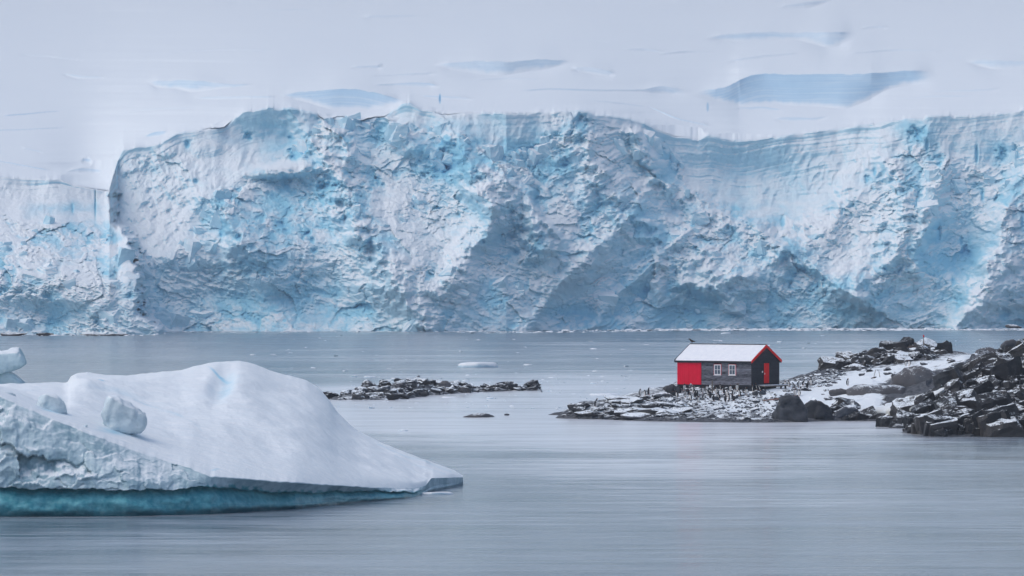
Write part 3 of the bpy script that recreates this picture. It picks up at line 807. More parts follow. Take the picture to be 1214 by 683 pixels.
        crack = 0.75 * blob(uu, vv, 120, 458, 4, 1.2, 20, 2) + 0.8 * blob(uu, vv, 258, 441, 12, 1.2, 25, 2) + 0.5 * blob(uu, vv, 140, 513, 30, 4, 8, 2) + 0.6 * blob(uu, vv, 62, 487, 18, 2.5, 15, 2) + 0.3 * blob(uu, vv, 140, 468, 40, 3, 10, 2) + 0.5 * blob(uu, vv, 255, 557, 8, 1.4, -10, 2) + 0.3 * np.exp(-(polydist(uu, vv, [(448, 527), (480, 541), (510, 551), (535, 561)])[0] / 1.1) ** 2) + 0.22 * np.exp(-(polydist(uu, vv, [(468, 540), (500, 553), (528, 563)])[0] / 1.0) ** 2) + 0.22 * np.exp(-(polydist(uu, vv, [(160, 474), (215, 490), (240, 512)])[0] / 1.5) ** 2) + 0.25 * np.clip(fbm(p[:, 0] / 3.0, p[:, 1] / 4.0, 3, 48), 0, 1)
        blue.append(0.42 * blob(uu, vv, 268, 457, 13, 19, 28, 2.5) + crack + 0.12 * blob(uu, vv, 10, 470, 40, 10, 0, 2))
    # back side
    for s in (0.15, 0.4, 0.7, 1.0):
        p = B.copy()
        p[:, 1] += 14 * s ** 1.2 * np.clip(hgt / 6 + 0.05, 0.05, 1.2)
        p[:, 2] = B[:, 2] + (-2.0 - B[:, 2]) * s ** 1.6
        p[:, 0] = B[:, 0] * (p[:, 1] / B[:, 1])
        rows.append(p); teal.append(0 * us); face.append(np.full_like(us, 1.0)); blue.append(0 * us)
    pts = np.stack(rows, 0)
    z0 = pts[..., 2]
    low = sstep(-300, -215, us)[None, :]
    pts[..., 2] = np.where(z0 > -0.4, -0.4 + (z0 + 0.4) * low, z0)
    root = bpy.data.objects.new("iceberg", None); COL.objects.link(root)
    root.location = (float(P(250, 609, 346)[0]), 372, 0)
    tag(root, "large tilted iceberg with smooth snowy top and turquoise waterline in the left foreground", "iceberg")
    off = np.array(root.location)
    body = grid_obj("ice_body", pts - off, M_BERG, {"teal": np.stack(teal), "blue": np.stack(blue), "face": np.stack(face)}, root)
    bvh = None
    tmp = pts.reshape(-1, 3)
    nr, nc = pts.shape[:2]
    idx = np.arange(nr * nc).reshape(nr, nc)
    q = np.stack([idx[:-1, :-1], idx[:-1, 1:], idx[1:, 1:], idx[1:, :-1]], -1).reshape(-1, 4)
    bvh = BVHTree.FromPolygons(tmp.tolist(), q.tolist())
    return root, bvh
BERG, BERG_BVH = build_berg()

# ------------------------------------------------------------------ rocks and lumps
def lump_mesh(name, pts, sub=0, rough=0.0, seed=0, mat=None, bevel=0.0, smooth=False, freq=1.6, relax=0.35):
    bm = bmesh.new()
    for p in pts: bm.verts.new(p)
    r = bmesh.ops.convex_hull(bm, input=bm.verts)
    dead = [g for g in r["geom_interior"] + r["geom_unused"] if isinstance(g, bmesh.types.BMVert) and g.is_valid]
    if dead: bmesh.ops.delete(bm, geom=list(set(dead)), context='VERTS')
    bmesh.ops.dissolve_limit(bm, angle_limit=0.16, verts=bm.verts, edges=bm.edges)
    if bevel > 0:
        bmesh.ops.bevel(bm, geom=bm.edges[:], offset=bevel, segments=1, affect='EDGES', profile=0.5)
    bmesh.ops.triangulate(bm, faces=bm.faces)
    if sub:
        for _ in range(sub):
            bmesh.ops.subdivide_edges(bm, edges=bm.edges[:], cuts=1, use_grid_fill=True, smooth=0.0)
            bmesh.ops.smooth_vert(bm, verts=bm.verts, factor=relax, use_axis_x=True, use_axis_y=True, use_axis_z=True)
        bm.normal_update()
        co = np.array([v.co for v in bm.verts]); no = np.array([v.normal for v in bm.verts])
        a = fbm(co[:, 0] * freq + seed, co[:, 1] * freq + co[:, 2] * freq * 1.3, 4, seed)
        b = facet(co[:, 0] * freq * 1.3 + seed + 0.5 * co[:, 1] * freq, co[:, 2] * freq * 1.3 - 0.4 * co[:, 1] * freq, seed + 3)
        for v, x, y, nn in zip(bm.verts, a, b, no):
            v.co += Vector(nn) * float(rough * (0.7 * x + 0.75 * y))
    bm.normal_update()
    me = bpy.data.meshes.new(name)
    bm.to_mesh(me); bm.free()
    if smooth: me.polygons.foreach_set("use_smooth", np.full(len(me.polygons), True))
    if mat is not None: me.materials.append(mat)
    return me

def rand_pts(rng, n=16, boxy=0.5, flat=0.7):
    pts = []
    for _ in range(n):
        v = Vector(rng.normal(size=3)); v.normalize()
        m = max(abs(v.x), abs(v.y), abs(v.z))
        v = v * (1 - boxy) + (v / m) * boxy
        v *= rng.uniform(0.82, 1.05)
        pts.append((v.x * 0.5, v.y * 0.5, v.z * 0.5 * flat))
    return pts

def box_pts(rng, j=0.13):
    pts = []
    for x in (-.5, .5):
        for y in (-.5, .5):
            for z in (-.5, .5):
                pts.append((x + rng.uniform(-j, j), y + rng.uniform(-j, j), z + rng.uniform(-j, j)))
    for _ in range(3):
        a = rng.integers(0, 8); b = rng.integers(0, 8)
        pts.append(tuple((Vector(pts[a]) + Vector(pts[b])) * 0.5 * 1.12))
    return pts

rr = np.random.default_rng(21)
STONES = [lump_mesh("stone", rand_pts(rr, 15, 0.45, 0.75), 0, 0, i, M_STONE, 0.05) for i in range(10)]
BLOCKS = [lump_mesh("rock_block", box_pts(rr), 0, 0, i, M_BLOCK, 0.045) for i in range(12)]
BIGSTONES = [lump_mesh("stone", rand_pts(rr, 18, 0.5, 0.8), 2, 0.10, i + 40, M_STONE) for i in range(6)]
BIGBLOCKS = [lump_mesh("rock_block", box_pts(rr, 0.16), 2, 0.12, i + 60, M_BLOCK, 0.0, False, 2.6, 0.10) for i in range(8)]
WETS = [lump_mesh("stone", rand_pts(rr, 17, 0.5, 0.8), 2, 0.11, i + 80, M_WET, 0.0, False, 2.4, 0.16) for i in range(7)]
REDS = [lump_mesh("stone", rand_pts(rr, 15, 0.45, 0.8), 0, 0, i, M_RED_ROCK, 0.05) for i in range(4)]

def place(name, me, loc, size, rot, parent=None):
    o = bpy.data.objects.new(name, me); COL.objects.link(o)
    o.scale = size; o.rotation_euler = rot; o.location = loc
    if parent is not None: o.parent = parent
    return o

# ---- ice lumps resting on the iceberg
def ice_block(name, u, v, wpx, hpx, pts, label, seed, rot=0.0, rough=0.065, sink=0.25, mat=None):
    p = hit(BERG_BVH, u, v)
    k = p.y / F
    w = wpx * k; h = hpx * k
    me = lump_mesh(name, [Vector((x * w, y * w, z * h)) for x, y, z in pts], 3, rough * w, seed, mat or M_BERG, 0, True, 3.4 / w)
    at = me.attributes.new("face", 'FLOAT', 'POINT'); at.data.foreach_set("value", np.full(len(me.vertices), 0.55, np.float32))
    o = bpy.data.objects.new(name, me); COL.objects.link(o)
    o.location = p + Vector((0, 0.4 * w, -sink * h)); o.rotation_euler = (0, 0, rot)
    return tag(o, label, "ice block", "ice blocks lying on the iceberg")
ice_block("ice_boulder", 145, 514, 54, 47,
          [(-.5, -.3, .55), (-.46, .3, 1.0), (-.25, -.3, 1.0), (-.1, .3, 1.02), (-.42, -.35, .28), (.1, -.32, .75), (.5, -.2, .5), (.52, .2, .55), (.46, -.3, .1), (.1, -.4, .02), (-.3, -.35, .12), (.2, .35, .8), (.45, .3, 0), (-.4, .3, 0), (.54, 0, .3)],
          "craggy grey white ice boulder perched on the iceberg's snow slope", 5, sink=0.05)
ice_block("ice_boulder", 61, 487, 42, 30,
          [(-.5, -.2, .1), (-.45, .2, .8), (-.2, -.3, .95), (.1, .2, 1.0), (.3, -.3, .7), (.52, -.1, .1), (.45, .3, .3), (0, -.42, .05), (.2, -.4, .1), (-.3, .35, .8), (-.3, -.4, .3)],
          "rounded half buried ice mound near the iceberg's left edge", 8, rough=0.05, sink=0.25)
for k_, (u, v, w, h) in enumerate([(100, 506, 10, 5), (8, 467, 24, 10)]):
    ice_block("ice_boulder", u, v, w, h, rand_pts(rr, 12, 0.4, 1.6), ["small pale ice lump beside the craggy ice boulder", "low flat ice lump at the far left end of the iceberg"][k_], 11 + k_, sink=0.1)

def build_pinnacle():
    d = 386.0; k = d / F
    parts = [[(-40, 444), (-40, 425), (-8, 415), (12, 411), (22, 411.5), (27, 417), (31, 431), (24, 437), (8, 443), (-10, 446), (14, 424)],
             [(-40, 462), (-40, 440), (-5, 440), (12, 438), (15, 446), (22, 453), (36, 460), (20, 463)]]
    for i, pl in enumerate(parts):
        pts = []
        for (u, v) in pl:
            for dy in ((-1.6, 1.2) if i == 0 else (-1.0, 1.4)):
                sh = 0.8 + 0.2 * (dy > 0)
                p = P(u, v, d); pts.append(Vector((p.x, p.y + dy * sh, p.z - (0.35 if dy < 0 and v < 425 else 0))))
        c = sum(pts, Vector()) / len(pts)
        me = lump_mesh("pinnacle", [p - c for p in pts], 3, 0.10, 70 + i, M_BERG, 0, True, 1.1)
        at = me.attributes.new("face", 'FLOAT', 'POINT'); at.data.foreach_set("value", np.full(len(me.vertices), 1.0, np.float32))
        o = bpy.data.objects.new(["pinnacle", "pedestal"][i], me); COL.objects.link(o)
        o.parent = BERG; o.location = c - BERG.location
build_pinnacle()

# ------------------------------------------------------------------ islands
def tps_fit(p, z, lam=0.02):
    n = len(p)
    d = np.sqrt(((p[:, None] - p[None]) ** 2).sum(-1)) + 1e-9
    K = d * d * np.log(d) + lam * np.eye(n) * 20
    A = np.zeros((n + 3, n + 3)); A[:n, :n] = K; A[:n, n] = 1; A[:n, n + 1:] = p; A[n, :n] = 1; A[n + 1:, :n] = p.T
    return np.linalg.solve(A, np.concatenate([z, np.zeros(3)]))
def tps_eval(w, p, q):
    out = np.zeros(len(q))
    for i in range(len(p)):
        d = np.hypot(q[:, 0] - p[i, 0], q[:, 1] - p[i, 1]) + 1e-9
        out += w[i] * d * d * np.log(d)
    return out + w[-3] + q @ w[-2:]

GPTS = []
shore = [(652, 492), (662, 495), (700, 497), (760, 499), (800, 500), (860, 501), (920, 501), (960, 500), (1000, 499), (1045, 499.5), (1050, 506), (1065, 513), (1100, 517), (1150, 518), (1214, 518.5), (1300, 519), (1400, 519)]
for u, v in shore:
    d = dist_at(v); GPTS.append(((u - UC) / F * d, d, 0.05)); d2 = d - 9; GPTS.append(((u - UC) / F * d2, d2, -2.2))
for u, v, d in [(800, 470, 577), (850, 474, 573), (900, 475, 572), (891, 462, 579), (845, 461, 581), (810, 461, 583), (925, 460, 586), (870, 455, 600), (800, 459, 600), (960, 468, 573), (990, 455, 600), (940, 449, 640), (1000, 431, 650), (1040, 416, 660), (1080, 411, 665), (1122, 417, 660),
                (1150, 420, 650), (1130, 430, 620), (1060, 441, 600), (1060, 482, 558), (1100, 472, 560), (1020, 478, 562), (1120, 455, 565), (1150, 441, 575), (1185, 416, 592), (1214, 409, 592), (1300, 402, 600),
                (1160, 470, 540), (1205, 470, 537), (1205, 440, 553), (1130, 495, 520), (1200, 492, 520), (1300, 470, 540), (1300, 430, 560), (1400, 430, 560), (1150, 488, 526), (700, 480, 596), (740, 471, 600), (770, 480, 580), (730, 489, 577), (690, 490, 578), (830, 487, 566), (900, 488, 566)]:
    p = P(u, v, d); GPTS.append((p.x, p.y, p.z))
for u, d, z in [(640, 590, -2), (630, 565, -2.2), (650, 610, -2), (700, 625, -1.5), (760, 640, -1.5), (830, 650, -1.0), (900, 665, -0.5), (960, 690, -1), (1040, 710, -2), (1120, 710, -2), (1200, 705, -2), (1300, 690, -2), (1400, 690, -2), (1000, 735, -4), (800, 735, -5), (1300, 735, -4), (600, 620, -3), (650, 735, -5)]:
    GPTS.append(((u - UC) / F * d, d, z))
GP = np.array(GPTS)
TW = tps_fit(GP[:, :2], GP[:, 2])

def build_ground():
    xs = np.arange(-2, 112, 0.3); ys = np.arange(486, 732, 0.55)
    X, Y = np.meshgrid(xs, ys)
    Z = tps_eval(TW, GP[:, :2], np.stack([X.ravel(), Y.ravel()], -1)).reshape(X.shape)
    Z = Z + (-3.0 - Z) * sstep(72, 104, X + 3 * gn(X / 9, Y / 12, 3))
    U = UC + X / Y * F; V = VH + (H - Z) / Y * F
    snowy = 0.42 + 0 * X
    head = sstep(1035, 1060, U) * sstep(610, 560, Y) + sstep(1140, 1160, U)
    for (cu, cy, ru, ry, k) in [(935, 575, 45, 12, 0.55), (990, 590, 40, 20, 0.5), (1060, 595, 60, 24, 0.6), (1150, 620, 40, 30, 0.8), (1060, 625, 60, 14, 0.4), (880, 570, 50, 14, 0.15), (1040, 562, 30, 8, 0.5), (850, 566, 90, 9, 0.1), (1050, 655, 90, 22, -0.7), (960, 630, 40, 30, -0.05)]:
        snowy += k * blob(U, Y, cu, cy, ru, ry, 0, 2)
    snowy -= 0.95 * np.clip(head, 0, 1) * sstep(606, 575, Y)
    snowy -= 0.6 * sstep(0.5, 0.05, Z)
    hn = np.clip(head, 0, 1) * sstep(-0.5, 0.5, Z)
    Z = Z + (0.16 * fbm(X / 2.5, Y / 4, 4, 5) + 0.12 * facet(X / 1.6, Y / 2.5, 6)) * (1 - 0.5 * hn) * sstep(-1.5, 0.3, Z)
    Z = Z + hn * (0.55 * facet(X / 3.0, Y / 5.0, 7) + 0.3 * facet(X / 1.3, Y / 2.2, 8))
    Z = Z - 0.25 * hn
    pts = np.stack([X, Y, Z], -1)
    cut = int(np.searchsorted(xs, 37.2))
    a = tag(grid_obj("island_ground", pts[:, :cut + 1], M_GROUND, {"snowy": snowy[:, :cut + 1]}, smooth=False), "low stony island ground patched with snow", kind="structure")
    b = tag(grid_obj("headland_ground", pts[:, cut:], M_GROUND, {"snowy": snowy[:, cut:]}, smooth=False), "rising rocky headland ground with snow in its hollows", kind="structure")
    bv = BVHTree.FromPolygons(pts.reshape(-1, 3).tolist(), (lambda i: np.stack([i[:-1, :-1], i[:-1, 1:], i[1:, 1:], i[1:, :-1]], -1).reshape(-1, 4))(np.arange(X.size).reshape(X.shape)).tolist())
    return a, b, bv
ISLAND, HEAD, GBVH = build_ground()

def build_islet():
    xs = np.arange(-24, 8, 0.3); ys = np.arange(610, 740, 0.6)
    X, Y = np.meshgrid(xs, ys)
    U = UC + X / Y * F
    yf = dist_at(curve([(380, 472), (400, 474.5), (440, 474.5), (480, 473.5), (500, 470), (540, 466.5), (560, 465.5), (600, 464), (648, 463)], U))
    wid = curve([(378, 0), (392, 10), (440, 34), (500, 40), (540, 26), (565, 14), (580, 14), (600, 9), (606, 5), (618, 12), (640, 9), (650, 0)], U)
    hh = curve([(378, -0.3), (385, 0.25), (400, 0.35), (415, 0.9), (440, 1.1), (470, 1.5), (500, 1.4), (525, 1.3), (545, 0.8), (560, 0.5), (600, 0.45), (606, 0.1), (615, 0.5), (635, 0.3), (650, -0.3)], U)
    s = (Y - yf) / np.maximum(wid, 0.5)
    inside = (1 - np.clip(np.abs(s - 0.5) * 2, 0, 1.5) ** 1.6)
    Z = np.where(U < 378, -1.0, np.where(U > 650, -1.0, np.clip(np.maximum(hh, 0) * inside - 0.05 - 0.3 * (hh < 0), -0.8, 2)))
    Z = Z + 0.18 * facet(X / 1.2, Y / 3, 14) * (Z > -0.3)
    pts = np.stack([X, Y, Z], -1)
    o = tag(grid_obj("islet_ground", pts, M_GROUND, {"snowy": 0.36 + 0 * X}, smooth=False), "low rocky islet of heaped dark stones", kind="structure")
    bv = BVHTree.FromPolygons(pts.reshape(-1, 3).tolist(), (lambda i: np.stack([i[:-1, :-1], i[:-1, 1:], i[1:, 1:], i[1:, :-1]], -1).reshape(-1, 4))(np.arange(X.size).reshape(X.shape)).tolist())
    return o, bv
ISLET, IBVH = build_islet()

def inpoly(u, v, poly):
    c = False; j = len(poly) - 1
    for i in range(len(poly)):
        (xi, yi), (xj, yj) = poly[i], poly[j]
        if (yi > v) != (yj > v) and u < (xj - xi) * (v - yi) / (yj - yi) + xi: c = not c
        j = i
    return c

STUFF = {}
def scatter(bvh, parent, poly, n, wpx, asp, meshes, seed, tilt=0.25, sink=0.3, name="stone", stuff=None, power=2.0, lean=(0, 0), depth=1.0, zmin=-0.3, avoid=()):
    rng = np.random.default_rng(seed)
    us = [p[0] for p in poly]; vs = [p[1] for p in poly]
    done = tries = 0
    while done < n and tries < n * 40:
        tries += 1
        u = rng.uniform(min(us), max(us)); v = rng.uniform(min(vs), max(vs))
        if not inpoly(u, v, poly) or any(a[0] < u < a[2] and a[1] < v < a[3] for a in avoid): continue
        p = hit(bvh, u, v)
        if p is None or p.z < zmin: continue
        w = (wpx[0] + (wpx[1] - wpx[0]) * rng.random() ** power) * p.y / F
        h = w * rng.uniform(*asp)
        size = (w, w * rng.uniform(0.7, 1.3) * depth, h)
        loc = (p.x, p.y + 0.25 * size[1], p.z + h * (0.5 - sink))
        rot = (rng.normal() * tilt + lean[0], rng.normal() * tilt + lean[1], rng.uniform(0, 6.28) if lean == (0, 0) else rng.normal() * 0.35)
        me = meshes[rng.integers(len(meshes))]
        if stuff is None:
            place(name, me, loc, size, rot, parent)
        else:
            STUFF.setdefault(stuff, []).append((me, Matrix.LocRotScale(Vector(loc), Euler(rot), Vector(size))))
        done += 1

def flush_stuff(key, name, mat, parent=None, label=None):
    vs, fs, nv = [], [], 0
    for me, M in STUFF.pop(key):
        vs += [tuple(M @ v.co) for v in me.vertices]
        fs += [tuple(i + nv for i in p.vertices) for p in me.polygons]
        nv += len(me.vertices)
    me = bpy.data.meshes.new(name); me.from_pydata(vs, [], fs); me.update()
    return tag(link(name, me, mat, parent), label, kind="stuff")

NOHUT = [(803, 408, 928, 458)]
R_OUT = [(660, 493), (690, 486), (720, 480), (745, 472), (785, 464), (800, 475), (800, 499), (700, 497)]
R_SLOPE = [(780, 472), (800, 462), (905, 462), (928, 470), (925, 500), (790, 499)]
R_RIGHT = [(928, 458), (945, 448), (985, 436), (1010, 432), (1000, 448), (985, 458), (950, 462)]
R_RIDGE = [(985, 436), (998, 424), (1040, 411), (1065, 407), (1100, 408), (1126, 416), (1115, 424), (1060, 431), (1020, 440)]
R_SHORE = [(985, 498), (985, 478), (1010, 482), (1012, 492), (1050, 493), (1050, 499)]
scatter(GBVH, ISLAND, R_OUT, 48, (10, 54), (0.24, 0.42), WETS + BIGSTONES[:2], 1, 0.10, 0.4, power=1.8)
scatter(GBVH, ISLAND, R_SLOPE, 95, (6, 17), (0.35, 0.7), STONES, 2, 0.3, 0.4, avoid=NOHUT)
scatter(GBVH, ISLAND, R_RIGHT, 45, (6, 16), (0.3, 0.55), STONES, 3, 0.2, 0.35)
scatter(GBVH, ISLAND, R_RIDGE, 80, (9, 24), (0.45, 0.8), WETS + BIGBLOCKS[:4], 4, 0.3, 0.3)
scatter(GBVH, ISLAND, [(1058, 412), (1066, 406), (1100, 407), (1108, 413), (1080, 418)], 16, (7, 15), (0.6, 1.0), REDS, 5, 0.4, 0.25)
scatter(GBVH, ISLAND, R_SHORE, 26, (8, 24), (0.35, 0.7), STONES + BLOCKS, 6, 0.3, 0.35)
scatter(GBVH, ISLAND, R_SLOPE, 620, (2.5, 6), (0.4, 0.8), STONES[:5], 7, 0.4, 0.35, stuff="rubble", avoid=NOHUT)
scatter(GBVH, ISLAND, R_RIGHT, 240, (2.5, 6), (0.3, 0.6), STONES[:5], 8, 0.3, 0.3, stuff="rubble")
scatter(GBVH, ISLAND, R_OUT, 220, (3, 7), (0.3, 0.6), STONES[:5], 9, 0.3, 0.3, stuff="rubble")
scatter(GBVH, ISLAND, R_RIDGE, 260, (3, 7), (0.4, 0.8), STONES[:5], 10, 0.3, 0.3, stuff="rubble")
scatter(GBVH, ISLAND, [(800, 457), (893, 458), (905, 461), (900, 465), (800, 464)], 40, (7, 14), (0.5, 0.9), STONES + WETS, 17, 0.3, 0.3)
scatter(GBVH, ISLAND, [(930, 462), (985, 462), (1020, 470), (1000, 480), (985, 476), (930, 470)], 12, (6, 16), (0.35, 0.6), WETS, 18, 0.2, 0.4)
scatter(GBVH, ISLAND, [(1010, 440), (1060, 428), (1130, 424), (1150, 432), (1120, 445), (1030, 452)], 16, (7, 18), (0.35, 0.7), WETS, 19, 0.2, 0.4)
flush_stuff("rubble", "rubble", M_STONE, ISLAND)

R_HEAD = [(1058, 512), (1075, 492), (1085, 482), (1110, 470), (1130, 452), (1150, 440), (1165, 425), (1185, 414), (1240, 405), (1330, 405), (1330, 517), (1214, 517), (1110, 515)]
R_HEADF = [(1045, 505), (1060, 497), (1080, 488), (1110, 492), (1214, 488), (1330, 485), (1330, 518), (1214, 518), (1100, 516), (1060, 513)]
scatter(GBVH, HEAD, R_HEAD, 130, (12, 34), (0.6, 1.25), BIGBLOCKS, 11, 0.16, 0.40, "rock_block", power=1.6, lean=(0.15, -0.3))
scatter(GBVH, HEAD, R_HEADF, 70, (12, 36), (0.6, 1.1), BIGBLOCKS, 12, 0.14, 0.3, "rock_block", power=1.6, lean=(0.10, -0.18))
scatter(GBVH, HEAD, R_HEAD, 100, (7, 18), (0.5, 1.0), BIGBLOCKS, 13, 0.3, 0.25, "rock_block", lean=(0.1, -0.2))
scatter(GBVH, HEAD, R_HEAD, 1100, (4, 11), (0.5, 1.0), BLOCKS[:5], 14, 0.4, 0.2, stuff="head")
flush_stuff("head", "rubble", M_BLOCK, HEAD)

R_ISLET = [(388, 472), (410, 462), (440, 455), (470, 451), (530, 452), (545, 459), (600, 459), (620, 457), (648, 462), (560, 465), (500, 470), (470, 474), (400, 474)]
scatter(IBVH, ISLET, R_ISLET, 90, (9, 24), (0.42, 0.75), WETS + BIGSTONES[:2], 15, 0.2, 0.3, power=1.8, zmin=-0.1)
scatter(IBVH, ISLET, R_ISLET, 200, (3, 7), (0.35, 0.7), STONES[:5], 16, 0.3, 0.25, stuff="islet", zmin=-0.1)
flush_stuff("islet", "rubble", M_STONE, ISLET)

# ---- fallen ice blocks and small seracs standing in the glacier's broken face
def cliff_at(u, v):
    j = int(round((u + 190) / 1594 * (NC - 1)))
    i = int(np.argmin(np.abs(CLIFF_V[:, j] - v)))
    return P(u, v, float(CLIFF_D[i, j]))
def build_ice_blocks():
    rng = np.random.default_rng(77)
    shapes = [lump_mesh("ice_block", box_pts(rng, 0.2), 2, 0.10, i + 300, M_CLIFF, 0.0, False, 2.6, 0.14) for i in range(9)]
    for me in shapes:
        at = me.attributes.new("blue", 'FLOAT', 'POINT')
        at.data.foreach_set("value", rng.uniform(0.02, 0.3) * np.ones(len(me.vertices), np.float32))
    n = 0
    while n < 210:
        u = rng.uniform(-40, 1254); vr = float(curve(RUBBLE, np.array([u]))[0])
        v = rng.uniform(vr - 2, 392) if rng.random() < 0.55 else vr + abs(rng.normal()) * 22
        if v > 390 or 300 < u < 375 and 190 < v < 206 or 830 < u < 1030 and v < 268 or 135 < u < 215 and v < 300: continue
        if fbm(np.array([u / 60.0]), np.array([v / 40.0]), 2, 88)[0] < -0.05: continue
        p = cliff_at(u, v)
        w = (1.2 + 3.6 * rng.random() ** 2.2)
        tall = rng.uniform(0.7, 1.7) if v < vr + 30 else rng.uniform(0.6, 1.1)
        place("ice_block", shapes[rng.integers(9)], (p.x, p.y + 0.32 * w, p.z - 0.1 * w), (w, w * rng.uniform(0.8, 1.2), w * tall),
              (rng.normal() * 0.25, rng.normal() * 0.25, rng.uniform(0, 6.28)), CLIFF)
        n += 1
build_ice_blocks()

# ---- boulders one could point at
def boulder(u, v, wpx, hpx, label, seed, mat=None, pts=None, dpx=None, sub=3, rough=0.07, d=None, rot=0.0, smooth=True, sink=0.12, cat="boulder", name="boulder", group=None, bvh=None):
    p = P(u, v, d) if d else hit(bvh or GBVH, u, v)
    k = p.y / F
    w, h, dp = wpx * k, hpx * k, (dpx or wpx * 0.7) * k
    rng = np.random.default_rng(seed)
    base = pts or [(x, y, z * 1.0 + 0.5) for x, y, z in rand_pts(rng, 18, 0.45, 1.0)]
    me = lump_mesh(name, [Vector((x * w, y * dp, z * h)) for x, y, z in base], sub, rough * min(w, h * 1.6), seed, mat or M_BOULDER, 0, smooth, 2.4 / w)
    o = bpy.data.objects.new(name, me); COL.objects.link(o)
    o.location = (p.x, p.y + 0.35 * dp, p.z - sink * h); o.rotation_euler = (0, 0, rot)
    return tag(o, label, cat, group)
BL = [(-.5, -.3, 0), (-.5, .4, 0), (-.44, -.35, .5), (-.36, 0, .85), (-.15, -.3, 1.0), (-.1, .4, 1.0), (.1, -.35, .9), (.34, 0, .82), (.46, -.3, .55), (.5, .3, 0), (.48, -.4, 0), (0, -.5, .2), (.3, .4, .8)]
boulder(938, 500.5, 46, 36, "tall rounded grey boulder at the water's edge in front of the snow slope", 101, pts=BL, d=551, rough=0.13, dpx=40)
boulder(968, 500.5, 46, 31, "dark grey boulder leaning against the tall rounded shore boulder's right side", 102, pts=BL[::-1], d=555, rough=0.15, dpx=40)
boulder(1086, 463, 78, 35, "broad humped dark rock rising behind the snow bank", 103, d=572, pts=[(-.5, 0, 0), (-.46, -.4, .2), (-.38, 0, .5), (-.22, -.2, .82), (-.1, .2, 1.0), (.12, -.2, 1.0), (.3, 0, .82), (.42, -.3, .5), (.5, 0, .1), (.46, -.45, 0), (-.1, -.5, .05), (.1, -.5, .4), (-.3, -.5, .1), (.2, .5, .8)], rough=0.06)
boulder(1037, 471, 82, 19, "long low slab of brown grey rock left of the humped rock", 104, d=568, pts=[(-.5, -.3, 0), (-.5, .3, .5), (-.3, -.2, .8), (0, 0, .95), (.3, -.3, .9), (.48, 0, .7), (.5, -.4, 0), (0, -.5, .1), (.4, .4, .9), (-.2, .4, .9)])
boulder(995, 473, 32, 15, "grey wedge of rock on the snow behind the shore boulders", 105, d=570)
boulder(997, 496, 44, 22, "slanting slab of dark rock between shore boulder and snow bank", 106, mat=M_STONE, d=556, pts=[(-.5, -.3, 0), (-.48, .3, .1), (.1, -.2, .85), (.45, 0, 1.0), (.5, -.3, .7), (.3, -.45, 0), (.5, .4, .3), (-.2, -.5, 0)], smooth=False)
boulder(1143, 441, 28, 12, "brown smooth rock on the snow saddle right of the humped rock", 107, d=580)
boulder(1168, 421, 30, 12, "dark rock knob on the skyline at the head of the snow saddle", 108, d=600)
boulder(1203, 420, 44, 19, "big smooth brown grey rock topping the headland at the right edge", 109, d=596)
boulder(796, 469, 22, 16, "rounded grey boulder beside the left end of the hut", 110, d=577)
boulder(763, 490, 17, 10, "pale tan boulder on the stony shore left of the hut", 111, mat=mat_rock("tan_rock", (0.14, 0.13, 0.12), (0.30, 0.28, 0.25), (0.25, 0.21, 0.17), 0.85, 1.1), d=566)
boulder(895, 469, 9, 6, "small dark stone on the snow below the hut's red door", 112, d=575, sub=2)
boulder(567, 494.5, 46, 6.5, "low wave washed skerry breaking the water between iceberg and island", 113, d=568, dpx=40, pts=[(-.5, 0, .1), (-.3, -.3, .5), (0, 0, 1), (.2, -.2, .95), (.4, 0, .6), (.5, 0, .1), (0, -.5, .1), (.2, .5, .4), (-.2, .5, .4)], cat="rock", sink=0.25)
boulder(601, 492.8, 7, 3, "tiny dark rock just right of the low skerry", 114, d=574, sub=2, cat="rock")
boulder(527, 460, 17, 11, "rounded grey boulder at the right end of the islet's heap", 115, d=664)
boulder(465, 474, 22, 9, "dark blocky boulder at the front of the islet's heap", 116, mat=M_BLOCK, d=642)
boulder(427, 465, 18, 8, "grey boulder on the left shoulder of the islet's heap", 117, d=650)
boulder(549, 464.5, 10, 7, "small round boulder where the islet narrows to a spit", 118, d=668, sub=2)
boulder(580, 464.5, 13, 6, "dark boulder midway along the islet's spit", 119, d=686, sub=2)
boulder(473, 454, 13, 7, "dark boulder on the crest of the islet's heap", 120, d=660, sub=2)
# dark rock bared under the glacier
for u, w, h, lab in [(16, 40, 6, "dark rock ledge bared under the glacier at the far left"), (52, 26, 5, "dark rock ledge right of the far left ledge under the glacier"), (118, 70, 4.5, "long low dark rock ledge under the left ice buttress")]:
    boulder(u, 398.5, w, h, lab, 130 + u, mat=M_BLOCK, d=1246, cat="rock", name="rock_ledge", sub=3, rough=0.12)
boulder(1204, 389, 26, 6, "dark rock ledge in the ice cave at the far right", 139, mat=M_BLOCK, d=1370, cat="rock", name="rock_ledge")

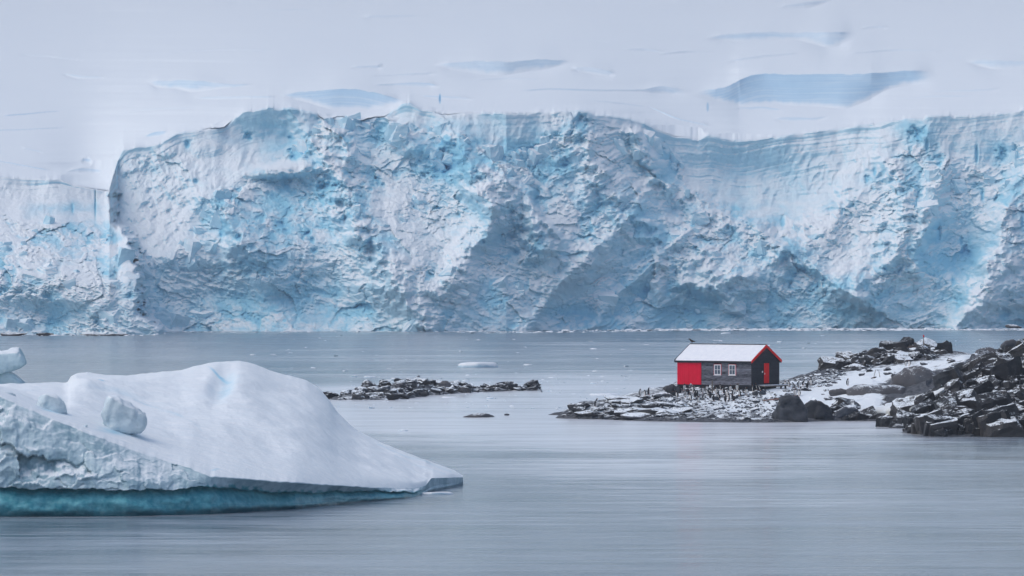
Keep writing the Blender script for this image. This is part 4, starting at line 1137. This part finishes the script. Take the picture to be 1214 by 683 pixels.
# ---- old snow bank between the humped rock and the headland
def build_bank():
    us = np.linspace(1004, 1128, 130)
    vb = curve([(1004, 491), (1012, 493), (1030, 493.5), (1050, 492), (1068, 492), (1076, 486), (1084, 480), (1100, 476), (1112, 468), (1128, 455)], us)
    vt = curve([(1004, 488), (1012, 480), (1022, 474), (1040, 468.5), (1060, 465), (1085, 461), (1110, 455), (1128, 448)], us)
    db = curve([(1004, 557), (1050, 556), (1080, 553), (1110, 556), (1128, 562)], us)
    dt = curve([(1004, 562), (1030, 572), (1060, 576), (1100, 576), (1128, 575)], us)
    rows, st = [], []
    A = to_world(us, vb + 2, db); B = to_world(us, vt, dt)
    for t in np.linspace(0, 1, 70):
        rise = 1 - (1 - min(1, t / 0.12)) ** 2
        p = A.copy()
        tt = max(0, (t - 0.06) / 0.94)
        p[:, :2] = A[:, :2] + (B[:, :2] - A[:, :2]) * tt
        hh = B[:, 2] - A[:, 2]
        p[:, 2] = A[:, 2] + hh * (0.42 * rise + 0.58 * tt ** 0.9) + 0.10 * fbm(us / 14, us * 0 + t * 5, 3, 5)
        uu = UC + p[:, 0] / p[:, 1] * F; vv = VH + (H - p[:, 2]) / p[:, 1] * F
        ld, _, _ = polydist(uu, vv, [(1068, 481), (1075, 474), (1086, 470), (1100, 470), (1104, 473)])
        p[:, 2] -= 0.35 * sstep(0, 4, vv - curve([(1060, 482), (1075, 473), (1086, 469), (1104, 471)], uu)) * blob(uu, vv, 1088, 478, 20, 9, 0, 4)
        rows.append(p)
        st.append(0.9 * np.exp(-(ld / 2.5) ** 2) + 0.85 * (1 - min(1, t / 0.10)) * np.ones_like(us) + 0.25 * (t < 0.3))
    return tag(grid_obj("snow_bank", np.stack(rows), M_BANK, {"stain": np.stack(st)}), "thick old snow bank with a yellow stained edge above the shore", kind="structure")
build_bank()

# ------------------------------------------------------------------ hut
def box_me(name, x0, x1, y0, y1, z0, z1, mat, parent, skew=0.0):
    v = [(x0, y0 - skew, z0), (x1, y0 - skew, z0), (x1, y1, z0), (x0, y1, z0), (x0, y0, z1), (x1, y0, z1), (x1, y1, z1), (x0, y1, z1)]
    f = [(0, 3, 2, 1), (4, 5, 6, 7), (0, 1, 5, 4), (1, 2, 6, 5), (2, 3, 7, 6), (3, 0, 4, 7)]
    me = bpy.data.meshes.new(name); me.from_pydata(v, [], f); me.update()
    return link(name, me, mat, parent)

def prism_me(name, prof, ax, a0, a1, mat, parent):
    """extrude a closed (p,q) outline along x (ax='x': p=y,q=z) or y (ax='y': p=x,q=z)"""
    n = len(prof)
    mk = (lambda a, p, q: (a, p, q)) if ax == 'x' else (lambda a, p, q: (p, a, q))
    v = [mk(a0, p, q) for p, q in prof] + [mk(a1, p, q) for p, q in prof]
    f = [tuple(range(n))[::-1], tuple(range(n, 2 * n))] + [(i, (i + 1) % n, n + (i + 1) % n, n + i) for i in range(n)]
    me = bpy.data.meshes.new(name); me.from_pydata(v, [], f)
    bm = bmesh.new(); bm.from_mesh(me); bmesh.ops.recalc_face_normals(bm, faces=bm.faces); bm.to_mesh(me); bm.free()
    return link(name, me, mat, parent)

def build_hut():
    rng = random.Random(3)
    th = math.radians(36)
    d = 578.0; k = d / F
    L = 86.5 * k / math.cos(th); W = 35.3 * k / math.sin(th)
    EV = 28.6 * k; RG = 46.2 * k
    root = bpy.data.objects.new("wooden_hut", None); COL.objects.link(root)
    root.location = P(891, 456.6, d); root.rotation_euler = (0, 0, -th)
    tag(root, "dark weathered wooden hut with snowy roof, big red boat door and red trim", "hut")
    pitch = (RG - EV) / (W / 2)
    prism_me("wall", [(0.06, 0), (W - 0.03, 0), (W - 0.03, EV), (W / 2, RG - 0.03), (0.06, EV)], 'x', -L + 0.03, -0.06, M_BLACK, root)
    # long wall boards
    DW = 28.5 * k / math.cos(th)
    wx = [((851.9 - 891) * k / math.cos(th)), ((868.9 - 891) * k / math.cos(th))]
    hw = 0.46; wz0, wz1 = 1.0, 2.04
    rows = 13; rh = EV / rows
    for r in range(rows):
        z0 = r * rh; z1 = z0 + rh - 0.012
        segs = [(-L + DW + 0.02, 0.0)]
        if z1 > wz0 - 0.04 and z0 < wz1 + 0.04:
            e = [-L + DW + 0.02, wx[0] - hw, wx[0] + hw, wx[1] - hw, wx[1] + hw, 0.0]
            segs = [(e[0], e[1]), (e[2], e[3]), (e[4], e[5])]
        for a, b in segs:
            cuts = [a]
            if b - a > 2.2: cuts.append(a + (b - a) * rng.uniform(0.3, 0.7))
            cuts.append(b)
            for c0, c1 in zip(cuts[:-1], cuts[1:]):
                box_me("plank", c0 + 0.006, c1 - 0.006, 0.0 - rng.uniform(0, 0.012), 0.055, z0, z1, M_PLANK, root, skew=0.03)
    # gable boards, painted black
    dy0, dy1 = 15.2 * k / math.sin(th), 21.6 * k / math.sin(th)
    dz1 = 26.0 * k
    rows = 20; rh = (RG - 0.02) / rows
    for r in range(rows):
        z0 = r * rh; z1 = z0 + rh - 0.012
        def edge(z): return 0.0 if z <= EV else (z - EV) / pitch
        a = edge(z1) + 0.01; b = W - edge(z1) - 0.01
        if b - a < 0.15: continue
        segs = [(a, b)]
        if z0 < dz1: segs = [(a, dy0 - 0.05), (dy1 + 0.05, b)]
        for c0, c1 in segs:
            v0 = box_me("plank", -0.055, 0.0 + rng.uniform(0, 0.012), c0, c1, z0, z1, M_BLACK, root)
    # big red boat door of upright boards
    door = box_me("boat_door", -L + 0.06, -L + DW - 0.02, -0.02, 0.05, -0.02, EV - 0.22, M_RED, root)
    nb = 12
    for i in range(nb):
        x0 = -L + 0.06 + (DW - 0.08) * i / nb; x1 = -L + 0.06 + (DW - 0.08) * (i + 1) / nb
        box_me("board", x0 + 0.006, x1 - 0.006, -0.05 - rng.uniform(0, 0.006), -0.022, -0.01, EV - 0.23, M_RED, door)
    # windows
    for x in wx:
        w = prism_me("window", [(x - hw, wz0 - 0.06), (x + hw, wz0 - 0.06), (x + hw, wz1 + 0.06), (x - hw, wz1 + 0.06)], 'y', -0.03, 0.05, M_RED2, root)
        f = box_me("frame", x - hw + 0.05, x - hw + 0.14, -0.06, -0.032, wz0 - 0.02, wz1 + 0.02, M_WHITE, w)
        box_me("frame", x + hw - 0.14, x + hw - 0.05, -0.06, -0.032, wz0 - 0.02, wz1 + 0.02, M_WHITE, w)
        box_me("frame", x - hw + 0.145, x + hw - 0.145, -0.06, -0.032, wz1 - 0.08, wz1 + 0.02, M_WHITE, w)
        box_me("frame", x - hw + 0.145, x + hw - 0.145, -0.06, -0.032, wz0 - 0.02, wz0 + 0.08, M_WHITE, w)
        box_me("sill", x - hw, x + hw, -0.10, -0.034, wz0 - 0.07, wz0 - 0.025, M_WHITE, w)
        box_me("muntin", x - 0.025, x + 0.025, -0.056, -0.034, wz0 + 0.083, wz1 - 0.083, M_WHITE, w)
        zm = (wz0 + wz1) / 2
        box_me("muntin", x - hw + 0.143, x - 0.027, -0.054, -0.034, zm - 0.022, zm + 0.022, M_WHITE, w)
        box_me("muntin", x + 0.027, x + hw - 0.143, -0.054, -0.034, zm - 0.022, zm + 0.022, M_WHITE, w)
        for sx in (0, 1):
            for sz in (0, 1):
                xa = x - hw + 0.14 if sx == 0 else x + 0.02
                xb = x - 0.02 if sx == 0 else x + hw - 0.14
                za = wz0 + 0.075 if sz == 0 else zm + 0.018
                zb = zm - 0.018 if sz == 0 else wz1 - 0.075
                box_me("pane", xa, xb, -0.042, -0.033, za, zb, M_GLASS, w)
    # red door in the gable
    dr = box_me("door", -0.02, 0.04, dy0, dy1, 0.16, dz1 - 0.04, M_RED2, root)
    nb = 5
    for i in range(nb):
        y0 = dy0 + (dy1 - dy0) * i / nb; y1 = dy0 + (dy1 - dy0) * (i + 1) / nb
        box_me("board", 0.042, 0.06, y0 + 0.005, y1 - 0.005, 0.17, dz1 - 0.05, M_RED2, dr)
    box_me("handle", 0.062, 0.11, dy0 + 0.04, dy0 + 0.12, 1.05, 1.2, M_WHITE, dr)
    box_me("door_frame", -0.02, 0.05, dy0 - 0.05, dy0 - 0.004, 0.1, dz1, M_BLACK, root)
    box_me("door_frame", -0.02, 0.05, dy1 + 0.004, dy1 + 0.05, 0.1, dz1, M_BLACK, root)
    box_me("vent", 0.0, 0.06, dy1 + 0.35, dy1 + 0.55, dz1 - 0.28, dz1 - 0.02, M_BLACK, root)
    box_me("latch_plate", 0.0, 0.05, dy0 - 0.32, dy0 - 0.18, 1.22, 1.4, M_WHITE, root)
    # roof, snow, ridge, fascia, bargeboards
    ov, oe = 0.14, 0.16
    for sgn in (-1, 1):
        yb = W / 2 + sgn * (W / 2 + ov); zb = EV - pitch * ov
        th_ = 0.05
        r = prism_me("roof", [(yb, zb), (W / 2, RG), (W / 2, RG + th_), (yb, zb + th_)], 'x', -L - oe, oe - 0.05, M_BLACK, root)
        # snow blanket, a little uneven
        nx, ny = 60, 16
        p = np.zeros((ny, nx, 3))
        xs = np.linspace(-L - oe + 0.03, oe - 0.09, nx)
        for j in range(ny):
            t = j / (ny - 1)
            y = yb + (W / 2 - yb) * t; z = zb + (RG - zb) * t
            e = np.minimum(1, np.minimum(t, 1.15 - t) * 9 + 0.25)
            p[j, :, 0] = xs; p[j, :, 1] = y
            p[j, :, 2] = z + th_ + 0.004 + e * (0.07 + 0.03 * gn(xs * 1.3 + sgn * 9, xs * 0 + t * 3, 5))
            if j == 0: p[j, :, 2] = z + th_ + 0.004
        if sgn > 0: p = p[:, ::-1]
        grid_obj("snow_cover", p, M_ROOFSNOW, parent=r)
        prism_me("fascia", [(yb - 0.02, zb - 0.16), (yb + 0.02, zb - 0.16), (yb + 0.02, zb - 0.004), (yb - 0.02, zb - 0.004)], 'x', -L - oe, oe - 0.055, M_BLACK, root)
        for xe, q in ((oe - 0.045, oe + 0.02), (-L - oe - 0.06, -L - oe - 0.004)):
            prism_me("bargeboard", [(yb - sgn * -0.06, zb - 0.14), (W / 2 + sgn * 0.002, RG - 0.16), (W / 2 + sgn * 0.002, RG + 0.11), (yb - sgn * -0.06, zb + 0.12)], 'x', xe, q, M_RED2 if xe > -1 else M_BLACK, root)
    prism_me("ridge_cap", [(W / 2 - 0.08, RG + 0.10), (W / 2 + 0.08, RG + 0.10), (W / 2, RG + 0.18)], 'x', -L - oe, oe - 0.05, M_BLACK, root)
    # corner post, base beam, piers, door step
    box_me("corner_board", -0.02, 0.03, -0.04, -0.0, 0.0, EV - 0.18, M_BLACK, root)
    box_me("base_beam", -L + 0.02, -0.03, -0.01, 0.2, -0.22, -0.025, M_BLACK, root)
    box_me("base_beam", -0.2, 0.0, 0.21, W - 0.02, -0.22, -0.025, M_BLACK, root)
    box_me("underfloor", -L + 0.2, -0.25, 0.15, W - 0.2, -1.0, -0.03, M_BLACK, root)
    for i in range(7):
        x = -L + 0.15 + (L - 0.4) * i / 6
        box_me("pier", x - 0.12, x + 0.12, 0.06, 0.25, -1.1, -0.225, M_BLACK, root)
    st = box_me("door_step", 0.08, 1.0, 0.9, W + 0.1, -0.18, -0.06, M_WOOD, root)
    box_me("step_snow", 0.1, 0.98, 0.92, W + 0.08, -0.058, 0.0, M_ROOFSNOW, st)
    for y in (1.1, W - 0.2):
        box_me("leg", 0.75, 0.9, y, y + 0.14, -0.9, -0.182, M_BLACK, st)
    return root, L, W, RG
HUT, HL, HW_, HRG = build_hut()

# ------------------------------------------------------------------ animals
def skin_body(name, joints, edges, radii, sub=2):
    me = bpy.data.meshes.new(name)
    me.from_pydata(joints, edges, []); me.update()
    o = bpy.data.objects.new(name, me); COL.objects.link(o)
    sk = o.modifiers.new("skin", 'SKIN')
    for i, r in enumerate(radii):
        me.skin_vertices[0].data[i].radius = r if isinstance(r, tuple) else (r, r)
    me.skin_vertices[0].data[0].use_root = True
    sm = o.modifiers.new("sub", 'SUBSURF'); sm.levels = sub
    dg = bpy.context.evaluated_depsgraph_get()
    res = bpy.data.meshes.new_from_object(o.evaluated_get(dg))
    bpy.data.objects.remove(o, do_unlink=True)
    res.name = name
    return res

def penguin_mesh(pose):
    # faces -Y; 0.70 m tall
    lean = {"stand": 0.0, "lean": 0.10, "bow": 0.22}[pose]
    hd = {"stand": 0.0, "lean": 0.02, "bow": -0.06}[pose]
    J = [(0, 0.02, 0.10), (0, 0.0, 0.26), (0, -lean * 0.6, 0.42), (0, -lean, 0.53), (0, -lean - 0.01, 0.60 + hd), (0, -lean - 0.055, 0.615 + hd), (0, -lean - 0.115, 0.605 + hd),
         (0, 0.10, 0.04),                                          # tail
         (0.105, -lean * 0.6, 0.44), (0.155, -lean * 0.3 + 0.01, 0.32), (0.165, 0.03, 0.22),
         (-0.105, -lean * 0.6, 0.44), (-0.155, -lean * 0.3 + 0.01, 0.32), (-0.165, 0.03, 0.22),
         (0.055, -0.02, 0.05), (0.06, -0.09, 0.012), (-0.055, -0.02, 0.05), (-0.06, -0.09, 0.012)]
    E = [(0, 1), (1, 2), (2, 3), (3, 4), (4, 5), (5, 6), (0, 7), (2, 8), (8, 9), (9, 10), (2, 11), (11, 12), (12, 13), (0, 14), (14, 15), (0, 16), (16, 17)]
    R = [0.115, 0.135, 0.11, 0.066, 0.062, 0.034, 0.009, 0.02, (0.04, 0.03), (0.035, 0.014), (0.016, 0.008), (0.04, 0.03), (0.035, 0.014), (0.016, 0.008), 0.04, (0.03, 0.012), 0.04, (0.03, 0.012)]
    me = skin_body("penguin", J, E, R, 1)
    me.materials.clear()
    for m in (M_PBLACK, M_PWHITE, M_PORANGE): me.materials.append(m)
    for p in me.polygons:
        c = p.center
        yb = c.y + lean * (c.z / 0.55)
        if (abs(c.x) < 0.02 and c.z > 0.57 and c.y < -lean - 0.07) or c.z < 0.035: p.material_index = 2
        elif c.z < 0.50 and yb < -0.03 and abs(c.x) < 0.115: p.material_index = 1
        p.use_smooth = True
    return me
PENG = [penguin_mesh(p) for p in ("stand", "lean", "bow")]

def penguin(u, v, label, group=None, yaw=None, pose=None, s=1.0, surf=None):
    p = hit(surf or ALL_BVH, u, v)
    o = bpy.data.objects.new("penguin", PENG[random.randrange(3) if pose is None else pose]); COL.objects.link(o)
    o.location = p + Vector((0, 0, -0.02)); o.rotation_euler = (0, 0, random.uniform(-2.6, 2.6) if yaw is None else yaw)
    s *= random.uniform(0.95, 1.15); o.scale = (s, s, s)
    return tag(o, label, "penguin", group)

# one hit surface of ground, stones and boulders so that feet meet what they stand on
def all_bvh():
    bpy.context.view_layer.update()
    vs, fs, nv = [], [], 0
    for o in list(sc.objects):
        if o.type != 'MESH' or not (o.name.startswith(("stone", "boulder", "island_ground", "headland_ground", "snow_bank", "rubble", "rock_block"))): continue
        M = o.matrix_world; me = o.data
        co = np.zeros(len(me.vertices) * 3, np.float32); me.vertices.foreach_get("co", co); co = co.reshape(-1, 3)
        A = np.array(M)
        w = co @ A[:3, :3].T + A[:3, 3]
        vs += w.tolist()
        fs += [tuple(i + nv for i in p.vertices) for p in me.polygons]
        nv += len(w)
    return BVHTree.FromPolygons(vs, fs)
ALL_BVH = all_bvh()

G = "penguins in the colony round the hut"
CROWD = [(798, 464), (806, 466), (811, 463), (816, 468), (822, 465), (827, 470), (833, 466), (838, 464), (842, 472), (849, 467), (853, 473), (858, 466), (862, 470), (866, 464), (869, 468), (874, 463), (877, 469), (881, 465), (885, 468),
         (889, 463), (893, 464), (898, 462), (846, 475), (834, 474), (819, 474), (828, 477), (860, 476), (870, 475), (813, 471), (803, 471), (840, 469), (855, 462), (864, 474), (879, 461), (886, 461), (902, 463), (851, 470), (824, 471), (847, 463), (895, 461)]
for u, v in CROWD:
    k_ = 0 if u < 836 else 1 if u < 868 else 2
    penguin(u, v, "penguin in the crowd on the stones " + ["below the hut's big red boat door", "below the hut's two windows", "below the plank wall's right end"][k_], ["penguins below the boat door", "penguins below the windows", "penguins below the right end of the plank wall"][k_])
for u, v in [(931, 459), (936, 458), (941, 460), (947, 459), (952, 457), (957, 460), (926, 461), (962, 456)]:
    penguin(u, v, "penguin standing on the snow just right of the hut", "penguins on the snow right of the hut")
penguin(943, 469, "penguin at left of the pair standing on top of the tall rounded shore boulder", G, 0.4, 0, 1.1)
penguin(947.5, 469.5, "penguin at right of the pair standing on top of the tall rounded shore boulder", G, -0.7, 0, 1.1)
penguin(706, 482, "lone penguin on the flat rocks near the left tip of the island", G, 1.2, 1, 1.1)
penguin(759, 469, "leftmost penguin of three on the rocks left of the hut", G, 0.8, 0, 1.1)
penguin(765, 469, "middle penguin of three on the rocks left of the hut", G, -1.0, 1, 0.95)
penguin(769, 468, "rightmost penguin of three on the rocks left of the hut", G, 1.7, 0, 1.1)
penguin(1074, 434, "penguin at left of the two on top of the humped dark rock", G, 0.5, 0)
penguin(1078, 434, "penguin at right of the two on top of the humped dark rock", G, -0.6, 0)
penguin(1005, 457, "single penguin beside the low slab of rock right of the hut", G, 0.9, 0, 1.1)

def build_bird():
    # a dark bird on the far end of the hut's ridge, facing left
    J = [(0, 0.0, 0.20), (0, -0.12, 0.26), (0, -0.19, 0.36), (0, -0.25, 0.37), (0, -0.33, 0.35), (0, 0.14, 0.17), (0, 0.30, 0.13), (0.04, 0.01, 0.1), (0.045, -0.02, 0.0), (-0.04, 0.01, 0.1), (-0.045, -0.02, 0.0)]
    E = [(0, 1), (1, 2), (2, 3), (3, 4), (0, 5), (5, 6), (0, 7), (7, 8), (0, 9), (9, 10)]
    R = [0.10, 0.085, 0.05, 0.048, 0.012, 0.06, 0.018, 0.014, 0.012, 0.014, 0.012]
    me = skin_body("bird", J, E, R, 2)
    me.materials.clear(); me.materials.append(M_BIRD)
    for p in me.polygons: p.use_smooth = True
    o = bpy.data.objects.new("bird", me); COL.objects.link(o)
    th = math.radians(36)
    M = Matrix.Translation(HUT.location) @ Matrix.Rotation(-th, 4, 'Z')
    o.location = M @ Vector((-HL + 0.1, HW_ / 2, HRG + 0.175)); o.rotation_euler = (0, 0, -1.3); o.scale = (1.25,) * 3
    tag(o, "dark seabird perched on the left end of the hut's roof ridge", "bird")
build_bird()

# ------------------------------------------------------------------ posts and the rusty beam
def post(u, v, hpx, r, label, name="stake", lean=0.0, tip=None, mat=M_WOOD):
    p = hit(ALL_BVH, u, v); k = p.y / F
    h = hpx * k
    bm = bmesh.new()
    bmesh.ops.create_cone(bm, cap_ends=True, segments=8, radius1=r, radius2=r * 0.75, depth=h + 0.3)
    bmesh.ops.translate(bm, verts=bm.verts, vec=(0, 0, (h + 0.3) / 2 - 0.3))
    me = bpy.data.meshes.new(name); bm.to_mesh(me); bm.free()
    o = link(name, me, mat)
    o.location = p; o.rotation_euler = (0, lean, 0)
    tag(o, label, "stake")
    if tip:
        bm = bmesh.new()
        bmesh.ops.create_icosphere(bm, subdivisions=2, radius=r * 1.8)
        bmesh.ops.scale(bm, verts=bm.verts, vec=(1, 1, 1.6))
        bmesh.ops.translate(bm, verts=bm.verts, vec=(0, 0, h + r))
        me = bpy.data.meshes.new("cap"); bm.to_mesh(me); bm.free()
        link("cap", me, tip, o)
post(844.5, 466, 15, 0.085, "tall pale wooden post standing among the penguins before the hut", "post")
post(871.5, 461, 7.5, 0.06, "short wooden stake at left of two below the plank wall", lean=0.05)
post(876, 462, 8, 0.06, "short wooden stake at right of two below the plank wall", lean=-0.08)
post(1036, 447, 9, 0.035, "thin leaning stake at left of the pair on the snow behind the slab rock", lean=0.25)
post(1043, 447, 7, 0.035, "thin leaning stake at right of the pair on the snow behind the slab rock", lean=-0.15)
post(1095, 410, 11, 0.05, "thin marker pole with red cap on the stony crest", "marker_pole", tip=M_RED2)

def build_beam():
    pts = [hit(ALL_BVH, u, v) for u, v in ((905, 476), (912, 475), (920, 474.2), (929, 473))]
    ring = 6; vs = []; fs = []
    for i, p in enumerate(pts):
        for k in range(ring):
            a = 2 * math.pi * k / ring
            vs.append((p.x, p.y + 0.07 * math.cos(a), p.z + 0.09 + 0.07 * math.sin(a)))
    for i in range(len(pts) - 1):
        for k in range(ring):
            fs.append((i * ring + k, i * ring + (k + 1) % ring, (i + 1) * ring + (k + 1) % ring, (i + 1) * ring + k))
    fs += [tuple(range(ring)), tuple(range((len(pts) - 1) * ring, len(pts) * ring))[::-1]]
    me = bpy.data.meshes.new("rusty_rail"); me.from_pydata(vs, [], fs); me.update()
    tag(link("rusty_rail", me, M_RUST), "rusty brown rail lying across the snow below the hut's door", "rail")
build_beam()

# ------------------------------------------------------------------ floating ice
def mat_floe():
    n = NT("floe_ice")
    co = n.coord(); a = n.noise(co, 0.8, 4, 0.6)
    n.P("Base Color", n.mix(n.ramp(n.normal_z(), 0.1, 0.6), (0.45, 0.62, 0.72), (0.80, 0.84, 0.875)))
    n.P("Roughness", 0.6); n.P("Specular IOR Level", 0.3)
    n.bump(a, 0.4, 0.3)
    return n.m
M_FLOE = mat_floe()

def floe(u, v, wpx, hpx, label, seed, group="small floes drifting on the bay", dk=0.8, sub=2):
    d = dist_at(v); k = d / F
    w = wpx * k; h = hpx * k
    rng = np.random.default_rng(seed)
    pts = []
    for i in range(16):
        a = 2 * math.pi * i / 16; r = rng.uniform(0.8, 1.05)
        pts.append(Vector((0.5 * w * r * math.cos(a), 0.5 * w * dk * r * math.sin(a), -0.3)))
        pts.append(Vector((0.45 * w * r * math.cos(a), 0.45 * w * dk * r * math.sin(a), h * rng.uniform(0.35, 1.0))))
    me = lump_mesh("ice_floe", pts, sub, 0.12 * h, seed, M_FLOE, 0, True, 2.0 / w)
    o = bpy.data.objects.new("ice_floe", me); COL.objects.link(o)
    o.location = ((u - UC) / F * d, d, 0)
    return tag(o, label, "ice floe", group)
floe(565, 435.5, 57, 6.5, "white flat floe drifting alone between the glacier and the rocky islet", 1, None)
floe(517, 586, 50, 3.2, "thin shelf of ice floating under the pointed tip of the iceberg", 2, None, 0.35)
for i, (u, v, w, h, lab) in enumerate([(420, 447, 9, 1.6, "small floe above the left end of the rocky islet"), (438, 447.5, 17, 1.8, "long thin floe above the left part of the rocky islet"),
                                    (626, 433, 14, 1.4, "faint low floe right of the white flat floe"), (533, 471.5, 22, 1.5, "thin floe just below the islet's spit"), (581, 472.5, 10, 1.5, "small floe below the middle of the islet's spit"),
                                    (860, 396, 14, 2, "white sliver of ice above the hut's roof near the glacier foot"), (924, 406.5, 8, 2, "small white floe right of the hut's roof peak"), (552, 452, 10, 1.3, "small floe above the islet's boulder end"),
                                    (704, 455, 10, 1.6, "dark edged floe on the open water left of the hut"), (300, 421, 9, 1.2, "tiny floe above the iceberg's crest"), (655, 448, 12, 1.2, "thin floe on the water above the islet's right tip"), (478, 511, 12, 1.6, "small flat floe beside the iceberg's right flank"), (716, 468, 40, 1.6, "long strip of slush ice left of the island's first rocks")]):
    floe(u, v, w, h, lab, 30 + i)

def build_brash():
    rng = np.random.default_rng(5)
    base = [lump_mesh("chip", rand_pts(rng, 8, 0.5, 0.5), 0, 0, i, None) for i in range(6)]
    def chips(n, ulo, uhi, flo, fhi, smin, smax, key, dens=None):
        for _ in range(n):
            u = rng.uniform(ulo, uhi)
            if dens is not None and rng.random() > dens(u): continue
            d = rng.uniform(flo(u), fhi(u))
            s = smin + (smax - smin) * rng.random() ** 3
            STUFF.setdefault(key, []).append((base[rng.integers(6)], Matrix.LocRotScale(Vector(((u - UC) / F * d, d, 0.02)), Euler((0, 0, rng.uniform(0, 6.3))), Vector((s, s, s * 0.45)))))
    front = lambda u: float(curve([(-100, 1255), (150, 1258), (196, 1262), (200, 1320), (600, 1335), (800, 1383), (1214, 1396), (1400, 1390)], u))
    chips(1500, 520, 1400, lambda u: front(u) - 46, lambda u: front(u) - 1, 0.5, 2.6, "brash", lambda u: np.clip((u - 480) / 330, 0.25, 1))
    chips(1200, 780, 1400, lambda u: front(u) - 40, lambda u: front(u) - 4, 0.8, 3.2, "brash")
    chips(260, -100, 620, lambda u: front(u) - 14, lambda u: front(u) - 1, 0.4, 2.2, "brash")
    flush_stuff("brash", "brash_ice", M_FLOE, None, "belt of broken white brash ice along the foot of the glacier")
    chips(420, 400, 900, lambda u: 600, lambda u: 800, 0.15, 0.9, "drift")
    chips(160, 300, 1214, lambda u: 800, lambda u: 1250, 0.3, 1.5, "drift")
    flush_stuff("drift", "drift_ice", M_FLOE, None, "scattered small ice bits drifting across the bay")
build_brash()

# ------------------------------------------------------------------ thin sea air
def build_haze():
    zt = max((o.matrix_world @ Vector(c)).z for o in sc.objects if o.type == 'MESH' and o.name.startswith(("snow_field", "glacier")) for c in o.bound_box) + 30
    me = bpy.data.meshes.new("haze")
    x, y0, y1, z0, z1 = 9500.0, -3500.0, 9500.0, -30.0, zt
    v = [(a, b, c) for c in (z0, z1) for b in (y0, y1) for a in (-x, x)]
    me.from_pydata(v, [], [(0, 2, 3, 1), (4, 5, 7, 6), (0, 1, 5, 4), (2, 6, 7, 3), (0, 4, 6, 2), (1, 3, 7, 5)]); me.update()
    m = bpy.data.materials.new("thin_haze"); m.use_nodes = True
    t = m.node_tree; t.nodes.clear()
    out = t.nodes.new("ShaderNodeOutputMaterial"); vol = t.nodes.new("ShaderNodeVolumePrincipled")
    vol.inputs["Color"].default_value = (0.88, 0.93, 1.0, 1)
    vol.inputs["Density"].default_value = HAZE
    t.links.new(vol.outputs[0], out.inputs["Volume"])
    o = link("haze", me, m)
    tag(o, "thin cold haze over the bay", kind="stuff")
HAZE = 1.1e-4
build_haze()
